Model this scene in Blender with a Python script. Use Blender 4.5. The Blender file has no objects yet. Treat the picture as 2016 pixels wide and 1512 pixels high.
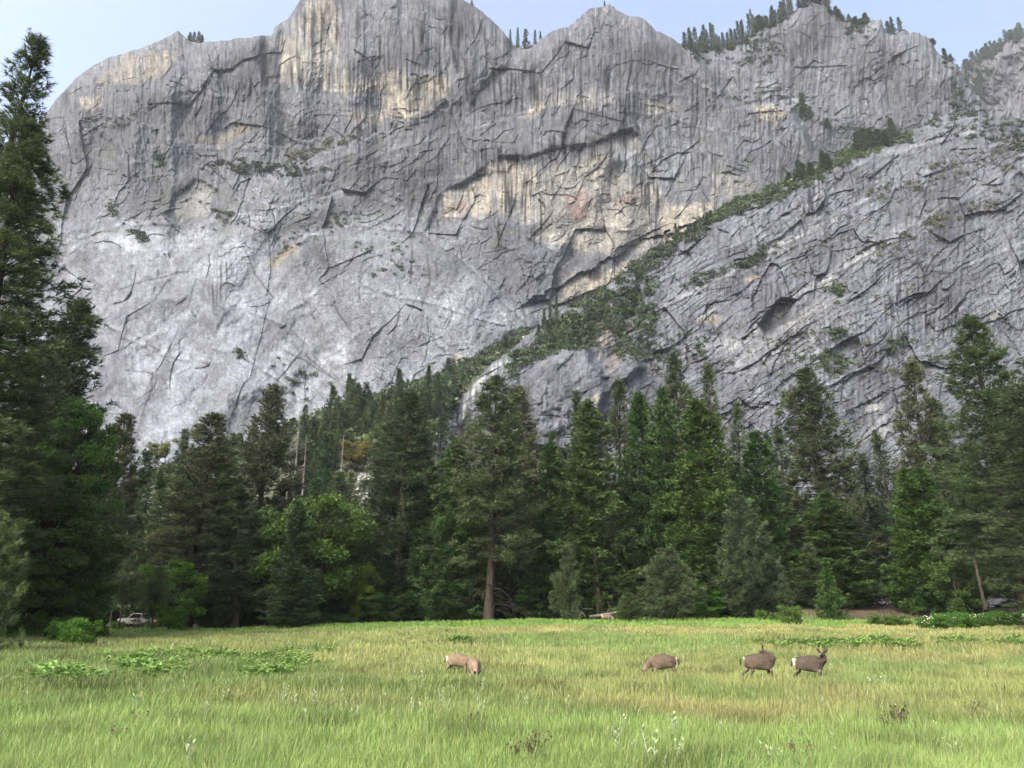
import bpy, math, random
import numpy as np
from mathutils import Vector, Matrix

SC = bpy.context.scene
COL = SC.collection
R = math.radians

# ------------------------------------------------------------------ camera
F = 1456.0                      # focal length in photo pixels (2016 wide)
PITCH = R(16.8)
CAMZ = 2.7
cd = bpy.data.cameras.new("camera")
cd.sensor_width = 36.0
cd.lens = F / 2016.0 * 36.0
cd.clip_start = 0.1
cd.clip_end = 6000
cam = bpy.data.objects.new("camera", cd)
COL.objects.link(cam)
cam.location = (0, 0, CAMZ)
cam.rotation_euler = (math.pi / 2 + PITCH, 0, 0)
SC.camera = cam
# ------------------------------------------------------------------ sky, sun, exposure
SUN_EL, SUN_AZ = R(48), R(-140)      # azimuth clockwise from +Y: behind the camera, to the left
w = bpy.data.worlds.new("World"); SC.world = w; w.use_nodes = True
nt = w.node_tree; nt.nodes.clear()
sky = nt.nodes.new("ShaderNodeTexSky"); sky.sky_type = 'NISHITA'
sky.sun_disc = False; sky.sun_elevation = SUN_EL; sky.sun_rotation = SUN_AZ
sky.altitude = 0; sky.air_density = 1.0; sky.dust_density = 9.0; sky.ozone_density = 0.7
bg = nt.nodes.new("ShaderNodeBackground"); bg.inputs[1].default_value = 0.15
wo = nt.nodes.new("ShaderNodeOutputWorld")
nt.links.new(sky.outputs[0], bg.inputs[0]); nt.links.new(bg.outputs[0], wo.inputs[0])
sl = bpy.data.lights.new("sun", 'SUN'); sl.energy = 0.9; sl.angle = R(14); sl.color = (1, .955, .9)
so = bpy.data.objects.new("sun", sl); COL.objects.link(so)
sd = Vector((math.sin(SUN_AZ) * math.cos(SUN_EL), math.cos(SUN_AZ) * math.cos(SUN_EL), math.sin(SUN_EL)))
so.rotation_euler = sd.to_track_quat('Z', 'Y').to_euler()
SC.view_settings.view_transform = 'Standard'
SC.view_settings.look = 'None'
SC.view_settings.exposure = 1.68
SC.view_settings.gamma = 1.0
SC.cycles.max_bounces = 5
SC.cycles.diffuse_bounces = 3
SC.cycles.transmission_bounces = 4
SC.cycles.use_denoising = True

# ------------------------------------------------------------------ projection helpers
CP, SP = math.cos(PITCH), math.sin(PITCH)
def P(px, py, Y):
    """world point seen at photo pixel (px,py) at ground distance Y (arrays fine)"""
    u = (np.asarray(px, float) - 1008) / F; v = (756 - np.asarray(py, float)) / F
    t = Y / (CP - v * SP)
    return u * t, np.asarray(Y + 0 * t, float), CAMZ + (SP + v * CP) * t
def toPx(x, y, z):
    z = z - CAMZ
    d = y * CP + z * SP
    return 1008 + F * x / d, 756 - F * (-y * SP + z * CP) / d
def lin(c):
    c = np.asarray(c, float) / 255.0
    return np.where(c <= .04045, c / 12.92, ((c + .055) / 1.055) ** 2.4)
def sstep(a, b, x):
    t = np.clip((x - a) / (b - a), 0, 1); return t * t * (3 - 2 * t)

# ------------------------------------------------------------------ noise
def hsh(ix, iy, seed):
    h = (ix.astype(np.int64) * 374761393 + iy.astype(np.int64) * 668265263 + seed * 1442695041) & 0xffffffff
    h = ((h ^ (h >> 13)) * 1274126177) & 0xffffffff
    h = ((h ^ (h >> 16)) * 2246822519) & 0xffffffff
    return (h ^ (h >> 15)) / 4294967296.0
def pn(x, y, seed=0):
    x = np.asarray(x, float); y = np.asarray(y, float)
    ix = np.floor(x); iy = np.floor(y); fx = x - ix; fy = y - iy
    u = fx * fx * fx * (fx * (fx * 6 - 15) + 10); v = fy * fy * fy * (fy * (fy * 6 - 15) + 10)
    def g(dx, dy):
        a = hsh(ix + dx, iy + dy, seed) * 6.2831853
        return np.cos(a) * (fx - dx) + np.sin(a) * (fy - dy)
    a = g(0, 0); b = g(1, 0); c = g(0, 1); d = g(1, 1)
    return 1.5 * ((a + (b - a) * u) * (1 - v) + (c + (d - c) * u) * v)
def fbm(x, y, seed=0, o=4, g=.5):
    s = 0; a = 1.0
    for i in range(o):
        s = s + a * pn(x * 2 ** i + 17.3 * i, y * 2 ** i - 9.1 * i, seed + i); a *= g
    return s
def vor(x, y, seed=0):
    ix = np.floor(x); iy = np.floor(y)
    b1 = np.full(x.shape, 9.); b2 = np.full(x.shape, 9.)
    id_ = np.zeros(x.shape); ox = np.zeros(x.shape); oy = np.zeros(x.shape)
    for i in (-1, 0, 1):
        for j in (-1, 0, 1):
            cx = ix + i; cy = iy + j
            qx = cx + .1 + .8 * hsh(cx, cy, seed) - x; qy = cy + .1 + .8 * hsh(cx, cy, seed + 51) - y
            d = np.sqrt(qx * qx + qy * qy)
            m = d < b1
            b2 = np.where(m, b1, np.minimum(b2, d))
            id_ = np.where(m, hsh(cx, cy, seed + 99), id_); ox = np.where(m, qx, ox); oy = np.where(m, qy, oy)
            b1 = np.where(m, d, b1)
    return b1, b2 - b1, id_, ox, oy
def facets(x, y, seed=0):
    """tilted planar blocks with broken edges: (height, edge distance, id)"""
    f1, e, i, ox, oy = vor(x, y, seed)
    a = i * 6.2831853 * 7.0
    return (np.cos(a) * ox + np.sin(a) * oy) * .8 + (np.modf(i * 13.7)[0] - .5), e, i

# ------------------------------------------------------------------ mesh + material helpers
def mesh_np(name, V, Fc, mats=(), col=None, attrs=None, smooth=False, midx=None):
    me = bpy.data.meshes.new(name)
    V = np.ascontiguousarray(V, dtype=np.float32); Fc = np.ascontiguousarray(Fc, dtype=np.int32)
    n, k = Fc.shape
    me.vertices.add(len(V)); me.vertices.foreach_set("co", V.ravel())
    me.loops.add(n * k); me.loops.foreach_set("vertex_index", Fc.ravel())
    me.polygons.add(n)
    me.polygons.foreach_set("loop_start", np.arange(0, n * k, k, dtype=np.int32))
    me.polygons.foreach_set("loop_total", np.full(n, k, dtype=np.int32))
    if midx is not None: me.polygons.foreach_set("material_index", np.asarray(midx, dtype=np.int32))
    me.update(calc_edges=True)
    me.polygons.foreach_set("use_smooth", np.full(n, smooth, dtype=bool))
    for m in mats: me.materials.append(m)
    if col is not None:
        a = me.color_attributes.new("Col", 'FLOAT_COLOR', 'POINT')
        c = np.ones((len(V), 4), np.float32); c[:, :3] = col
        a.data.foreach_set("color", c.ravel())
    return me
def obj(name, me, parent=None, loc=None):
    o = bpy.data.objects.new(name, me); COL.objects.link(o)
    if parent is not None: o.parent = parent
    if loc is not None: o.location = loc
    return o
def tag(o, label=None, cat=None, group=None, kind=None):
    if label: o["label"] = label
    if cat: o["category"] = cat
    if group: o["group"] = group
    if kind: o["kind"] = kind
    return o
def gridfaces(nr, nc, off=0):
    i = np.arange(nr - 1)[:, None] * nc + np.arange(nc - 1)[None, :] + off
    return np.stack([i, i + nc, i + nc + 1, i + 1], -1).reshape(-1, 4)

class NT:
    def __init__(s, name):
        s.m = bpy.data.materials.new(name); s.m.use_nodes = True
        s.t = s.m.node_tree; s.t.nodes.clear(); s.out = s.n("ShaderNodeOutputMaterial")
    def n(s, typ, **kw):
        x = s.t.nodes.new(typ)
        for k, v in kw.items(): setattr(x, k, v)
        return x
    def l(s, a, b): s.t.links.new(a, b)
    def mix(s, a, b, fac, mode='MIX'):
        x = s.n("ShaderNodeMix", data_type='RGBA', blend_type=mode)
        for sock, v in ((x.inputs[6], a), (x.inputs[7], b), (x.inputs[0], fac)):
            if hasattr(v, "is_output"): s.l(v, sock)
            else: sock.default_value = v if not isinstance(v, tuple) else (v + (1,))[:4]
        return x.outputs[2]
    def noise(s, scale, detail=4, rough=.55, vec=None):
        x = s.n("ShaderNodeTexNoise"); x.inputs["Scale"].default_value = scale
        x.inputs["Detail"].default_value = detail; x.inputs["Roughness"].default_value = rough
        if vec is not None: s.l(vec, x.inputs["Vector"])
        return x.outputs[0]
    def ramp(s, fac, stops):
        x = s.n("ShaderNodeValToRGB"); s.l(fac, x.inputs[0])
        e = x.color_ramp.elements
        while len(e) < len(stops): e.new(.5)
        for q, (p, c) in zip(e, stops): q.position = p; q.color = (c, c, c, 1) if not isinstance(c, tuple) else c + (1,)
        return x.outputs[0]
    def pos(s): return s.n("ShaderNodeNewGeometry").outputs["Position"]
    def mapping(s, vec, sc, rot=(0, 0, 0)):
        x = s.n("ShaderNodeMapping"); s.l(vec, x.inputs[0]); x.inputs["Scale"].default_value = sc; x.inputs["Rotation"].default_value = rot
        return x.outputs[0]
    def col(s, name="Col"): return s.n("ShaderNodeAttribute", attribute_name=name).outputs["Color"]
    def principled(s, color, rough=.8, bump=None, strength=.5, dist=1., spec=.3, metal=0.):
        p = s.n("ShaderNodeBsdfPrincipled")
        if hasattr(color, "is_output"): s.l(color, p.inputs["Base Color"])
        else: p.inputs["Base Color"].default_value = (color + (1,))[:4]
        p.inputs["Roughness"].default_value = rough
        p.inputs["Specular IOR Level"].default_value = spec
        p.inputs["Metallic"].default_value = metal
        if bump is not None:
            b = s.n("ShaderNodeBump"); b.inputs["Strength"].default_value = strength; b.inputs["Distance"].default_value = dist
            s.l(bump, b.inputs["Height"]); s.l(b.outputs[0], p.inputs["Normal"])
        return p
    def done(s, p): s.l(p.outputs[0], s.out.inputs[0]); return s.m

def mat_rock():
    s = NT("granite")
    pos = s.pos()
    st = s.ramp(s.noise(1., 4, .6, s.mapping(pos, (.55, .55, .06))), [(.30, .80), (.5, 1.0), (.74, 1.14)])
    sp = s.ramp(s.noise(.55, 5, .7, pos), [(.28, .72), (.5, 1.0), (.72, 1.22)])
    c = s.mix(s.col(), st, 1.0, 'MULTIPLY'); c = s.mix(c, sp, 1.0, 'MULTIPLY')
    h = s.noise(.32, 7, .72, s.mapping(pos, (1, 1, .6)))
    return s.done(s.principled(c, .92, h, .6, 1.4, .15))
def mat_foliage(name, c0, c1, trans=.22, usecol=False):
    s = NT(name)
    oi = s.n("ShaderNodeObjectInfo")
    base = s.mix(c0, c1, s.n("ShaderNodeAttribute", attribute_name="tint").outputs["Fac"])
    if usecol: base = s.mix(s.col(), base, 0.0)
    c = s.mix(base, oi.outputs["Color"], 1.0, 'MULTIPLY')
    d = s.principled(c, .62, None, spec=.25)
    t = s.n("ShaderNodeBsdfTranslucent"); s.l(c, t.inputs[0])
    m = s.n("ShaderNodeMixShader"); m.inputs[0].default_value = trans
    s.l(d.outputs[0], m.inputs[1]); s.l(t.outputs[0], m.inputs[2]); s.l(m.outputs[0], s.out.inputs[0])
    return s.m
def mat_bark(name, c0, c1):
    s = NT(name); pos = s.n("ShaderNodeTexCoord").outputs["Object"]
    n = s.noise(4., 5, .7, s.mapping(pos, (1, 1, .15)))
    c = s.mix(c0, c1, s.ramp(n, [(.35, 0.), (.65, 1.)]))
    return s.done(s.principled(c, .9, n, .8, .1, .1))
def mat_simple(name, c, rough=.5, metal=0., spec=.5, var=.12):
    s = NT(name)
    n = s.noise(6., 3, .6, s.n("ShaderNodeTexCoord").outputs["Object"])
    cc = s.mix(c, s.ramp(n, [(.3, 1 - var), (.7, 1 + var * .5)]), 1.0, 'MULTIPLY')
    return s.done(s.principled(cc, rough, spec=spec, metal=metal))
def mat_vcol(name, trans=0., rough=.8, nscale=None, bump=0.):
    s = NT(name); c = s.col(); n = None
    if nscale:
        n = s.noise(nscale, 5, .65, s.pos()); c = s.mix(c, s.ramp(n, [(.3, .7), (.7, 1.25)]), 1.0, 'MULTIPLY')
    d = s.principled(c, rough, n if bump else None, bump, .2, .2)
    if trans:
        t = s.n("ShaderNodeBsdfTranslucent"); s.l(c, t.inputs[0])
        m = s.n("ShaderNodeMixShader"); m.inputs[0].default_value = trans
        s.l(d.outputs[0], m.inputs[1]); s.l(t.outputs[0], m.inputs[2]); s.l(m.outputs[0], s.out.inputs[0]); return s.m
    return s.done(d)
M_ROCK = mat_rock()
M_NEEDLE = mat_foliage("pine_needles", (.024, .036, .02), (.115, .152, .076))
M_SPRAY = mat_foliage("cedar_sprays", (.018, .034, .015), (.088, .138, .055))
M_LEAF = mat_foliage("broad_leaves", (.028, .056, .016), (.115, .185, .05), .3)
M_BARK = mat_bark("bark", (.02, .017, .015), (.065, .055, .046))
M_DEAD = mat_bark("dead_wood", (.10, .095, .088), (.21, .20, .185))
M_GROUND = mat_vcol("ground", 0, .95, 1.6, .6)
M_GRASS = mat_vcol("grass_blades", .3, .6)
M_PLANT = mat_vcol("plant_leaves", .25, .55)
M_CHAP = mat_vcol("chaparral_leaves", .15, .7)

# ------------------------------------------------------------------ painting masks by polygon in bearing/elevation of the wall
def polymask(X, Y, pts, feather, warp=None):
    """soft mask inside polygon, arrays X,Y; evaluated only in its bounding box"""
    pts = np.array(pts, float); out = np.zeros(X.shape)
    if warp is not None: X = X + warp[0]; Y = Y + warp[1]
    b = (X > pts[:, 0].min() - feather) & (X < pts[:, 0].max() + feather) & (Y > pts[:, 1].min() - feather) & (Y < pts[:, 1].max() + feather)
    x = X[b]; y = Y[b]
    if x.size == 0: return out
    d2 = np.full(x.shape, 1e12); ins = np.zeros(x.shape, bool)
    for i in range(len(pts)):
        x0, y0 = pts[i]; x1, y1 = pts[(i + 1) % len(pts)]
        dx, dy = x1 - x0, y1 - y0
        t = np.clip(((x - x0) * dx + (y - y0) * dy) / (dx * dx + dy * dy + 1e-9), 0, 1)
        d2 = np.minimum(d2, (x - x0 - t * dx) ** 2 + (y - y0 - t * dy) ** 2)
        c = ((y0 > y) != (y1 > y)) & (x < (x1 - x0) * (y - y0) / (y1 - y0 + 1e-12) + x0)
        ins ^= c
    d = np.sqrt(d2) * np.where(ins, 1, -1)
    out[b] = sstep(-feather, feather, d)
    return out
def linemask(X, Y, pts, wid, warp=None):
    """soft line along a polyline; returns (mask, signed side)"""
    pts = np.array(pts, float); out = np.zeros(X.shape); wx = 3 * wid
    if warp is not None: X = X + warp[0]; Y = Y + warp[1]
    b = (X > pts[:, 0].min() - wx) & (X < pts[:, 0].max() + wx) & (Y > pts[:, 1].min() - wx) & (Y < pts[:, 1].max() + wx)
    x = X[b]; y = Y[b]
    if x.size == 0: return out
    d2 = np.full(x.shape, 1e12)
    for i in range(len(pts) - 1):
        x0, y0 = pts[i]; x1, y1 = pts[i + 1]; dx, dy = x1 - x0, y1 - y0
        t = np.clip(((x - x0) * dx + (y - y0) * dy) / (dx * dx + dy * dy + 1e-9), 0, 1)
        d2 = np.minimum(d2, (x - x0 - t * dx) ** 2 + (y - y0 - t * dy) ** 2)
    out[b] = np.exp(-d2 / (wid * wid))
    return out

# ------------------------------------------------------------------ CLIFFS
def wall(name, top, bot, x0, x1, nx, ny, depthfn, colfn, jag, seed):
    px1 = np.linspace(x0, x1, nx)
    tp = np.interp(px1, [q[0] for q in top], [q[1] for q in top])
    tp = tp + jag(px1) * (fbm(px1 / 34, px1 * 0 + 3.3, seed, 3, .6) * 6 + fbm(px1 / 7, px1 * 0 + 1.3, seed + 5, 2) * 2.6)
    bt = np.interp(px1, [q[0] for q in bot], [q[1] for q in bot])
    v = np.linspace(0, 1, ny)[:, None]
    PX = np.broadcast_to(px1, (ny, nx)).copy(); PY = tp + v * (bt - tp); TP = np.broadcast_to(tp, (ny, nx))
    D, aux = depthfn(PX, PY, TP)
    C = colfn(PX, PY, TP, aux)
    x, y, z = P(PX, PY, D)
    # the back of the mountain: the crest rolls over and falls away behind
    bx, by, bz = [], [], []
    for k in range(5, 0, -1):
        s = [0, 12, 40, 90, 170, 300][k]
        bx.append(x[0] * (1 + .0 * s)); by.append(y[0] + s); bz.append(z[0] - [0, 1.5, 10, 40, 110, 260][k])
    Xa = np.concatenate([np.array(bx), x]); Ya = np.concatenate([np.array(by), y]); Za = np.concatenate([np.array(bz), z])
    Ca = np.concatenate([np.repeat(C[:1], 5, 0), C])
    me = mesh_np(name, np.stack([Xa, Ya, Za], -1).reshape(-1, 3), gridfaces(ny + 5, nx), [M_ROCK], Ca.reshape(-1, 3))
    o = obj(name, me); tag(o, kind="structure")
    def at(px, py):
        i = int(np.clip((px - x0) / (x1 - x0) * (nx - 1), 0, nx - 1))
        j = int(np.clip((py - tp[i]) / (bt[i] - tp[i]) * (ny - 1), 0, ny - 1))
        return float(x[j, i]), float(y[j, i]), float(z[j, i])
    def topat(px): return float(np.interp(px, px1, tp))
    return o, at, topat

A_TOP = [(-260,560),(-100,420),(0,330),(80,240),(115,190),(150,155),(180,130),(230,108),(280,95),(310,82),(350,62),(370,78),(400,84),(470,75),(536,70),(540,52),(565,40),(588,5),(600,-15),(680,-60),(800,-70),(900,-10),(925,8),(950,25),(980,50),(1000,75),(1008,88),(1040,95),(1060,80),(1080,65),(1120,52),(1150,25),(1180,14),(1200,10),(1215,20),(1240,30),(1262,34),(1290,60),(1320,75),(1350,90),(1380,92),(1440,88),(1500,60),(1540,40),(1570,12),(1590,2),(1620,8),(1640,30),(1665,42),(1700,42),(1735,38),(1745,60),(1770,70),(1800,68),(1830,75),(1845,95),(1860,115),(1880,125),(1900,150),(1930,190),(1960,240),(2000,300),(2300,460)]
A_BOT = [(-260,1010),(700,1010),(1200,800),(2300,640)]
ALC = [(842,455),(862,400),(885,372),(935,345),(985,312),(1080,296),(1160,284),(1238,258),(1275,290),(1296,340),(1308,400),(1300,500),(1200,565),(1150,610),(1085,600),(1100,520),(1060,470),(1000,440),(920,440)]
P3 = [(1345,60),(1440,205),(1560,215),(1600,300),(1660,330),(2300,460),(2300,-50),(1345,-50)]
BULGE = [(560,470),(640,455),(820,470),(900,520),(970,575),(1045,640),(900,745),(700,800),(650,700),(610,600)]
def joints(PX, PY, sets, seed):
    """straight fracture sets: (x0,x1,y0,y1,angle,spread,count,min,max length); returns tone change and relief step"""
    r = np.random.default_rng(seed); T = np.zeros(PX.shape); Hh = np.zeros(PX.shape)
    ny, nx = PX.shape; xs = PX[0]
    for x0, x1, y0, y1, ang, spr, n, l0, l1 in sets:
        for _ in range(n):
            cx = r.uniform(x0, x1); cy = r.uniform(y0, y1); L = l0 + (l1 - l0) * r.random() ** 2; a = ang + r.normal(0, spr)
            dx, dy = math.cos(a), math.sin(a); kk = r.normal(0, .12); wd = r.uniform(.9, 1.7); am = r.uniform(.15, .45); st = r.uniform(-.9, .9)
            i0, i1 = np.searchsorted(xs, [cx - L - 12, cx + L + 12])
            if i1 - i0 < 3: continue
            col = PY[:, (i0 + i1) // 2]; j0, j1 = np.searchsorted(col, [cy - L - 40, cy + L + 40])
            if j1 - j0 < 3: continue
            q = (slice(j0, j1), slice(i0, i1)); X = PX[q] - cx; Y = PY[q] - cy
            u = (X * dx + Y * dy) / (L * .5); v = -X * dy + Y * dx + kk * L * (u * u) + 1.2 * pn(X / 6, Y / 6, 401) + 3 * pn(PX[q] / 30, PY[q] / 30, 402)
            wn = np.clip(1.15 - np.abs(u), 0, .3) / .3
            T[q] -= am * wn * np.exp(-(v / wd) ** 2)
            T[q] += am * .55 * wn * np.exp(-((v + 2.6 * wd) / (1.6 * wd)) ** 2) * (np.sign(st) * .5 + .5)
            Hh[q] += st * wn * np.clip(1 - np.abs(v) / 12, 0, 1) * np.sign(v)
    return T, Hh
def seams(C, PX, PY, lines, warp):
    """long ledge lines: light on the lip painted pale above, shade painted dark below"""
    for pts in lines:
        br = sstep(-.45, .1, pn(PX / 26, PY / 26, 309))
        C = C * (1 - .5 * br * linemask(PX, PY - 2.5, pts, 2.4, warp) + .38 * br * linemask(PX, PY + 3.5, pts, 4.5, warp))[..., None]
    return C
RK = np.array((.335, .358, .370))
def a_depth(PX, PY, TP):
    w1 = fbm(PX / 90, PY / 90, 11, 4); w2 = fbm(PX / 90, PY / 90, 31, 4)
    wx, wy = PX + 9 * fbm(PX / 140, PY / 140, 12, 2), PY + 9 * fbm(PX / 140, PY / 140, 32, 2)
    D = np.interp(PY, [-80, 0, 300, 600, 880, 1010], [690, 668, 596, 520, 425, 370])
    D = D + 60 * sstep(300, -200, PX) + 26 * np.exp(-(PY - TP) / 16) + 30 * np.exp(-(PY - TP) / 60) * sstep(420, 100, PX)
    D = D - 16 * fbm(PX / 260, PY / 260, 3, 3)
    # big ledges: above the line the wall stands back
    def ledge(pts, amp, wd):
        f = np.interp(PX, [q[0] for q in pts], [q[1] for q in pts]) + 10 * w2
        win = sstep(pts[0][0] - 40, pts[0][0] + 60, PX) * sstep(pts[-1][0] + 40, pts[-1][0] - 60, PX)
        rg = 5 * pn(PX / 9, PY / 9, 49) + 9 * pn(PX / 28, PY / 28, 50)
        return amp * win * sstep(-wd * .35, wd * .35, f - PY + rg) * (.65 + .5 * pn(PX / 60, PY / 200, 51))
    D = D + ledge([(520,352),(640,300),(760,250),(880,205),(1000,120),(1050,100)], 20, 5)
    D = D + ledge([(300,520),(420,470),(560,408),(700,335),(850,275),(1000,232),(1250,172),(1420,205)], 13, 4)
    D = D + ledge([(120,262),(250,235),(400,290),(560,290),(700,262)], 9, 5)
    D = D + ledge([(150,430),(300,345),(470,322),(640,345)], 8, 4)
    D = D + ledge([(1000,620),(1120,545),(1260,480),(1420,420)], -8, 4)
    warp = (7 * w1, 7 * w2)
    alc = polymask(PX, PY, ALC, 7, warp) * (.6 + .5 * pn(PX / 45, PY / 45, 48)); p3 = polymask(PX, PY, P3, 9, warp); bu = polymask(PX, PY, BULGE, 16, warp)
    arch = polymask(PX, PY, [(325,420),(345,385),(385,352),(430,375),(440,420),(400,440),(350,440)], 5, warp)
    grv = linemask(PX, PY, [(1020,80),(1000,130),(960,170)], 16) + linemask(PX, PY, [(524,60),(520,110),(528,165)], 8) + .7 * linemask(PX, PY, [(900,0),(890,70),(905,140)], 6)
    D = D + 12 * alc + 26 * p3 - 13 * bu + 5 * arch + 14 * grv
    apron = polymask(PX, PY, [(60,430),(300,440),(480,470),(600,470),(660,640),(720,760),(600,900),(300,1010),(60,1010)], 30, warp)
    smooth = np.clip(apron + .45 * bu, 0, 1)
    upper = sstep(480, 250, PY)
    # blocks, columns, exfoliation steps
    f1, e1, i1 = facets(wx / 85 + wy / 300, wy / 120, 5)
    f2, e2, i2 = facets(wx / 26 + wy / 90, (wy + .35 * wx) / 40, 6)
    f3, e3, i3 = facets((wx + .5 * wy) / 11, (wy - .2 * wx) / 15, 7)
    upper = upper; cols = pn(wx / 11, PY / 150, 21) + .6 * pn(wx / 5, PY / 80, 22)
    n1 = fbm(wx / 150, wy / 85, 41, 2) + .03 * fbm(PX / 9, PY / 9, 44, 2); ex = np.modf(n1 * 3.0 + 20)[0]
    n2 = fbm(wx / 70 + wy / 200, wy / 34, 42, 2) * (1 - upper) + fbm(wx / 26, wy / 110 + wx / 300, 52, 2) * upper + .05 * fbm(PX / 7, PY / 7, 45, 2); ex2 = np.modf(n2 * 2.0 + 20)[0]
    n3 = fbm(PX / 40 - PY / 70, PY / 20, 43, 2) * (1 - .6 * upper) + .6 * upper * fbm(PX / 15, PY / 55, 53, 2); ex3 = np.modf(n3 * 1.6 + 20)[0]
    m2 = sstep(.0, .4, pn(PX / 70, PY / 70, 46)) * (1 - .5 * smooth); m3 = sstep(.0, .4, pn(PX / 40, PY / 40, 47))
    k = 1 - .72 * smooth
    h = 4.5 * f1 * k + 1.5 * f2 * k + .8 * f3 * (1 - .6 * smooth) + 1.7 * cols * upper + 1.5 * ex * (.3 + .7 * k) * m2 + .45 * ex2 * m2 + .25 * ex3 * m3
    h = h + .45 * fbm(PX / 10, PY / 14, 55, 3) + smooth * (3.0 * pn((PX + .45 * PY + 30 * w1) / 44, (PY - .5 * PX) / 200, 343) + 1.6 * pn((PX - PY) / 120, (PY + .8 * PX + 30 * w2) / 30, 344))
    jl, jh = joints(PX, PY, [(-260, 2300, 0, 460, 1.50, .16, 190, 26, 110), (-100, 2000, 100, 640, -.42, .16, 130, 26, 140), (80, 1050, 420, 900, -.9, .5, 60, 12, 60), (80, 1050, 420, 900, 1.9, .25, 60, 16, 90), (80, 1050, 420, 900, .5, .4, 40, 12, 60)], 17)
    h = h + jh
    D = D - h
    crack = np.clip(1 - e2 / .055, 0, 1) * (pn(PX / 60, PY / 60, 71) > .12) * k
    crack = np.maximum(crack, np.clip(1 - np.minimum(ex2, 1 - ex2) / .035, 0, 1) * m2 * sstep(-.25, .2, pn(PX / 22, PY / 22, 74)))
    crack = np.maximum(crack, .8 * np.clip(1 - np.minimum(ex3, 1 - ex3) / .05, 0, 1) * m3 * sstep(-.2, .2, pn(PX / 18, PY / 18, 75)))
    return D, dict(jl=jl, w=(w1, w2), alc=alc, p3=p3, bu=bu, apron=apron, smooth=smooth, upper=upper, crack=crack, i2=i2, i3=i3, arch=arch, cols=cols)
def a_col(PX, PY, TP, a):
    w1, w2 = a['w']; wp = (15 * w1 + 3 * pn(PX / 7, PY / 9, 330), 15 * w2 + 5 * pn(PX / 5, PY / 12, 331))
    g = np.array([.222, .236, .272])
    tone = 1 + .38 * fbm(PX / 140, PY / 140, 81, 3) + .14 * (a['i2'] - .5) + .12 * (a['i3'] - .5)
    tone = tone * (1 + .52 * a['apron'] + .26 * a['bu'])  # brightness of the sky-facing apron and bulge put into the rock tone
    ux, uy = PX + 40 * w1, PY + 40 * w2
    tone = tone * (1 + a['smooth'] * (.30 * pn((ux + .45 * uy) / 26, (uy - .5 * ux) / 170, 341) + .22 * pn((ux - uy) / 150, (uy + .8 * ux) / 34, 342)))
    tone = tone * (1 - .16 * polymask(PX, PY, [(560,330),(760,250),(1000,140),(1340,90),(1420,200),(1250,250),(960,300),(860,400),(700,400)], 30, wp))
    # pale slanting apron bands
    for pts, wd, am in [([(250,475),(430,470),(560,420),(680,370)], 14, .55), ([(340,480),(420,440),(400,400)], 12, .4), ([(170,560),(215,700),(230,850)], 20, .25), ([(620,470),(740,420),(830,440)], 14, .2), ([(430,300),(520,290),(640,240)], 8, -.1), ([(860,330),(760,380),(640,420)], 16, -.22), ([(640,150),(760,230)], 20, .1)]:
        tone = tone + am * linemask(PX, PY, pts, wd, wp)
    C = g * tone[..., None]
    def paint(pts, c, al, fe, st=0.):
        nonlocal C
        m = polymask(PX, PY, pts, fe, wp) * al
        if st: m = m * np.clip(.75 + st * pn(PX / 6, PY / 90, 91) + .5 * st * pn(PX / 2.6, PY / 50, 92) + .3 * pn(PX / 30, PY / 30, 93), 0, 1.15)
        C = C * (1 - m[..., None]) + np.array(c) * (.85 + .2 * a['i3'][..., None]) * m[..., None]
    cream = (.66, .60, .49); warm = (.54, .515, .455)
    paint([(548,80),(575,40),(600,0),(650,-20),(665,120),(700,150),(850,150),(885,148),(865,190),(700,185),(600,165),(545,150)], cream, .62, 10, 1.3)
    paint([(745,248),(755,200),(800,172),(880,145),(878,195),(815,232)], cream, .85, 7, .5)
    paint([(868,425),(885,384),(960,338),(1000,322),(1060,335),(1055,430),(985,425),(905,432)], cream, .8, 13, .8)
    paint([(1055,470),(1068,345),(1150,306),(1240,268),(1290,300),(1300,400),(1270,485),(1130,510),(1080,480)], warm, .85, 9, .4)
    paint([(1200,300),(1240,275),(1290,310),(1285,350),(1220,340)], (.34, .37, .42), .8, 8)
    paint([(1105,600),(1115,545),(1200,535),(1290,480),(1310,400),(1405,395),(1415,430),(1300,495),(1210,562),(1150,606)], cream, .72, 6, .6)
    paint([(1385,345),(1490,335),(1470,380),(1420,420),(1395,400)], warm, .6, 8, 1.)
    paint([(185,172),(250,112),(300,100),(372,95),(345,130),(262,165),(205,186)], (.46, .41, .35), .72, 5, .7)
    paint([(150,190),(205,190),(192,214),(160,220)], cream, .75, 4, .4)
    paint([(355,276),(450,262),(490,246),(496,272),(430,287)], (.50, .41, .26), .55, 5, .6)
    paint([(522,528),(560,496),(592,478),(584,502),(548,527)], (.50, .42, .30), .8, 4)
    paint([(345,395),(385,350),(425,372),(410,425),(355,432)], (.50, .50, .49), .6, 6)
    paint([(1022,222),(1030,204),(1062,195),(1062,214)], cream, .7, 5)
    paint([(1478,206),(1512,200),(1545,228),(1530,250),(1500,236)], cream, .7, 4)
    paint([(700,210),(760,230),(740,262),(690,235)], cream, .35, 7)
    paint([(892,700),(912,686),(914,720),(898,732)], cream, .6, 4)
    paint([(1060,175),(1180,180),(1230,210),(1160,225),(1080,200)], warm, .45, 8, .8)
    paint([(1260,195),(1330,200),(1350,225),(1280,225)], cream, .45, 8, .8)
    for p_ in ([(1103,384),(1150,374),(1166,405),(1142,452),(1108,430)], [(893,410),(922,407),(916,426),(900,430)], [(1212,414),(1226,386),(1258,382),(1246,408)]):
        paint(p_, (.46, .31, .28), .62, 7)
    paint([(1088,558),(1094,540),(1135,518),(1126,545),(1100,566)], (.10, .105, .12), .7, 5)
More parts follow.
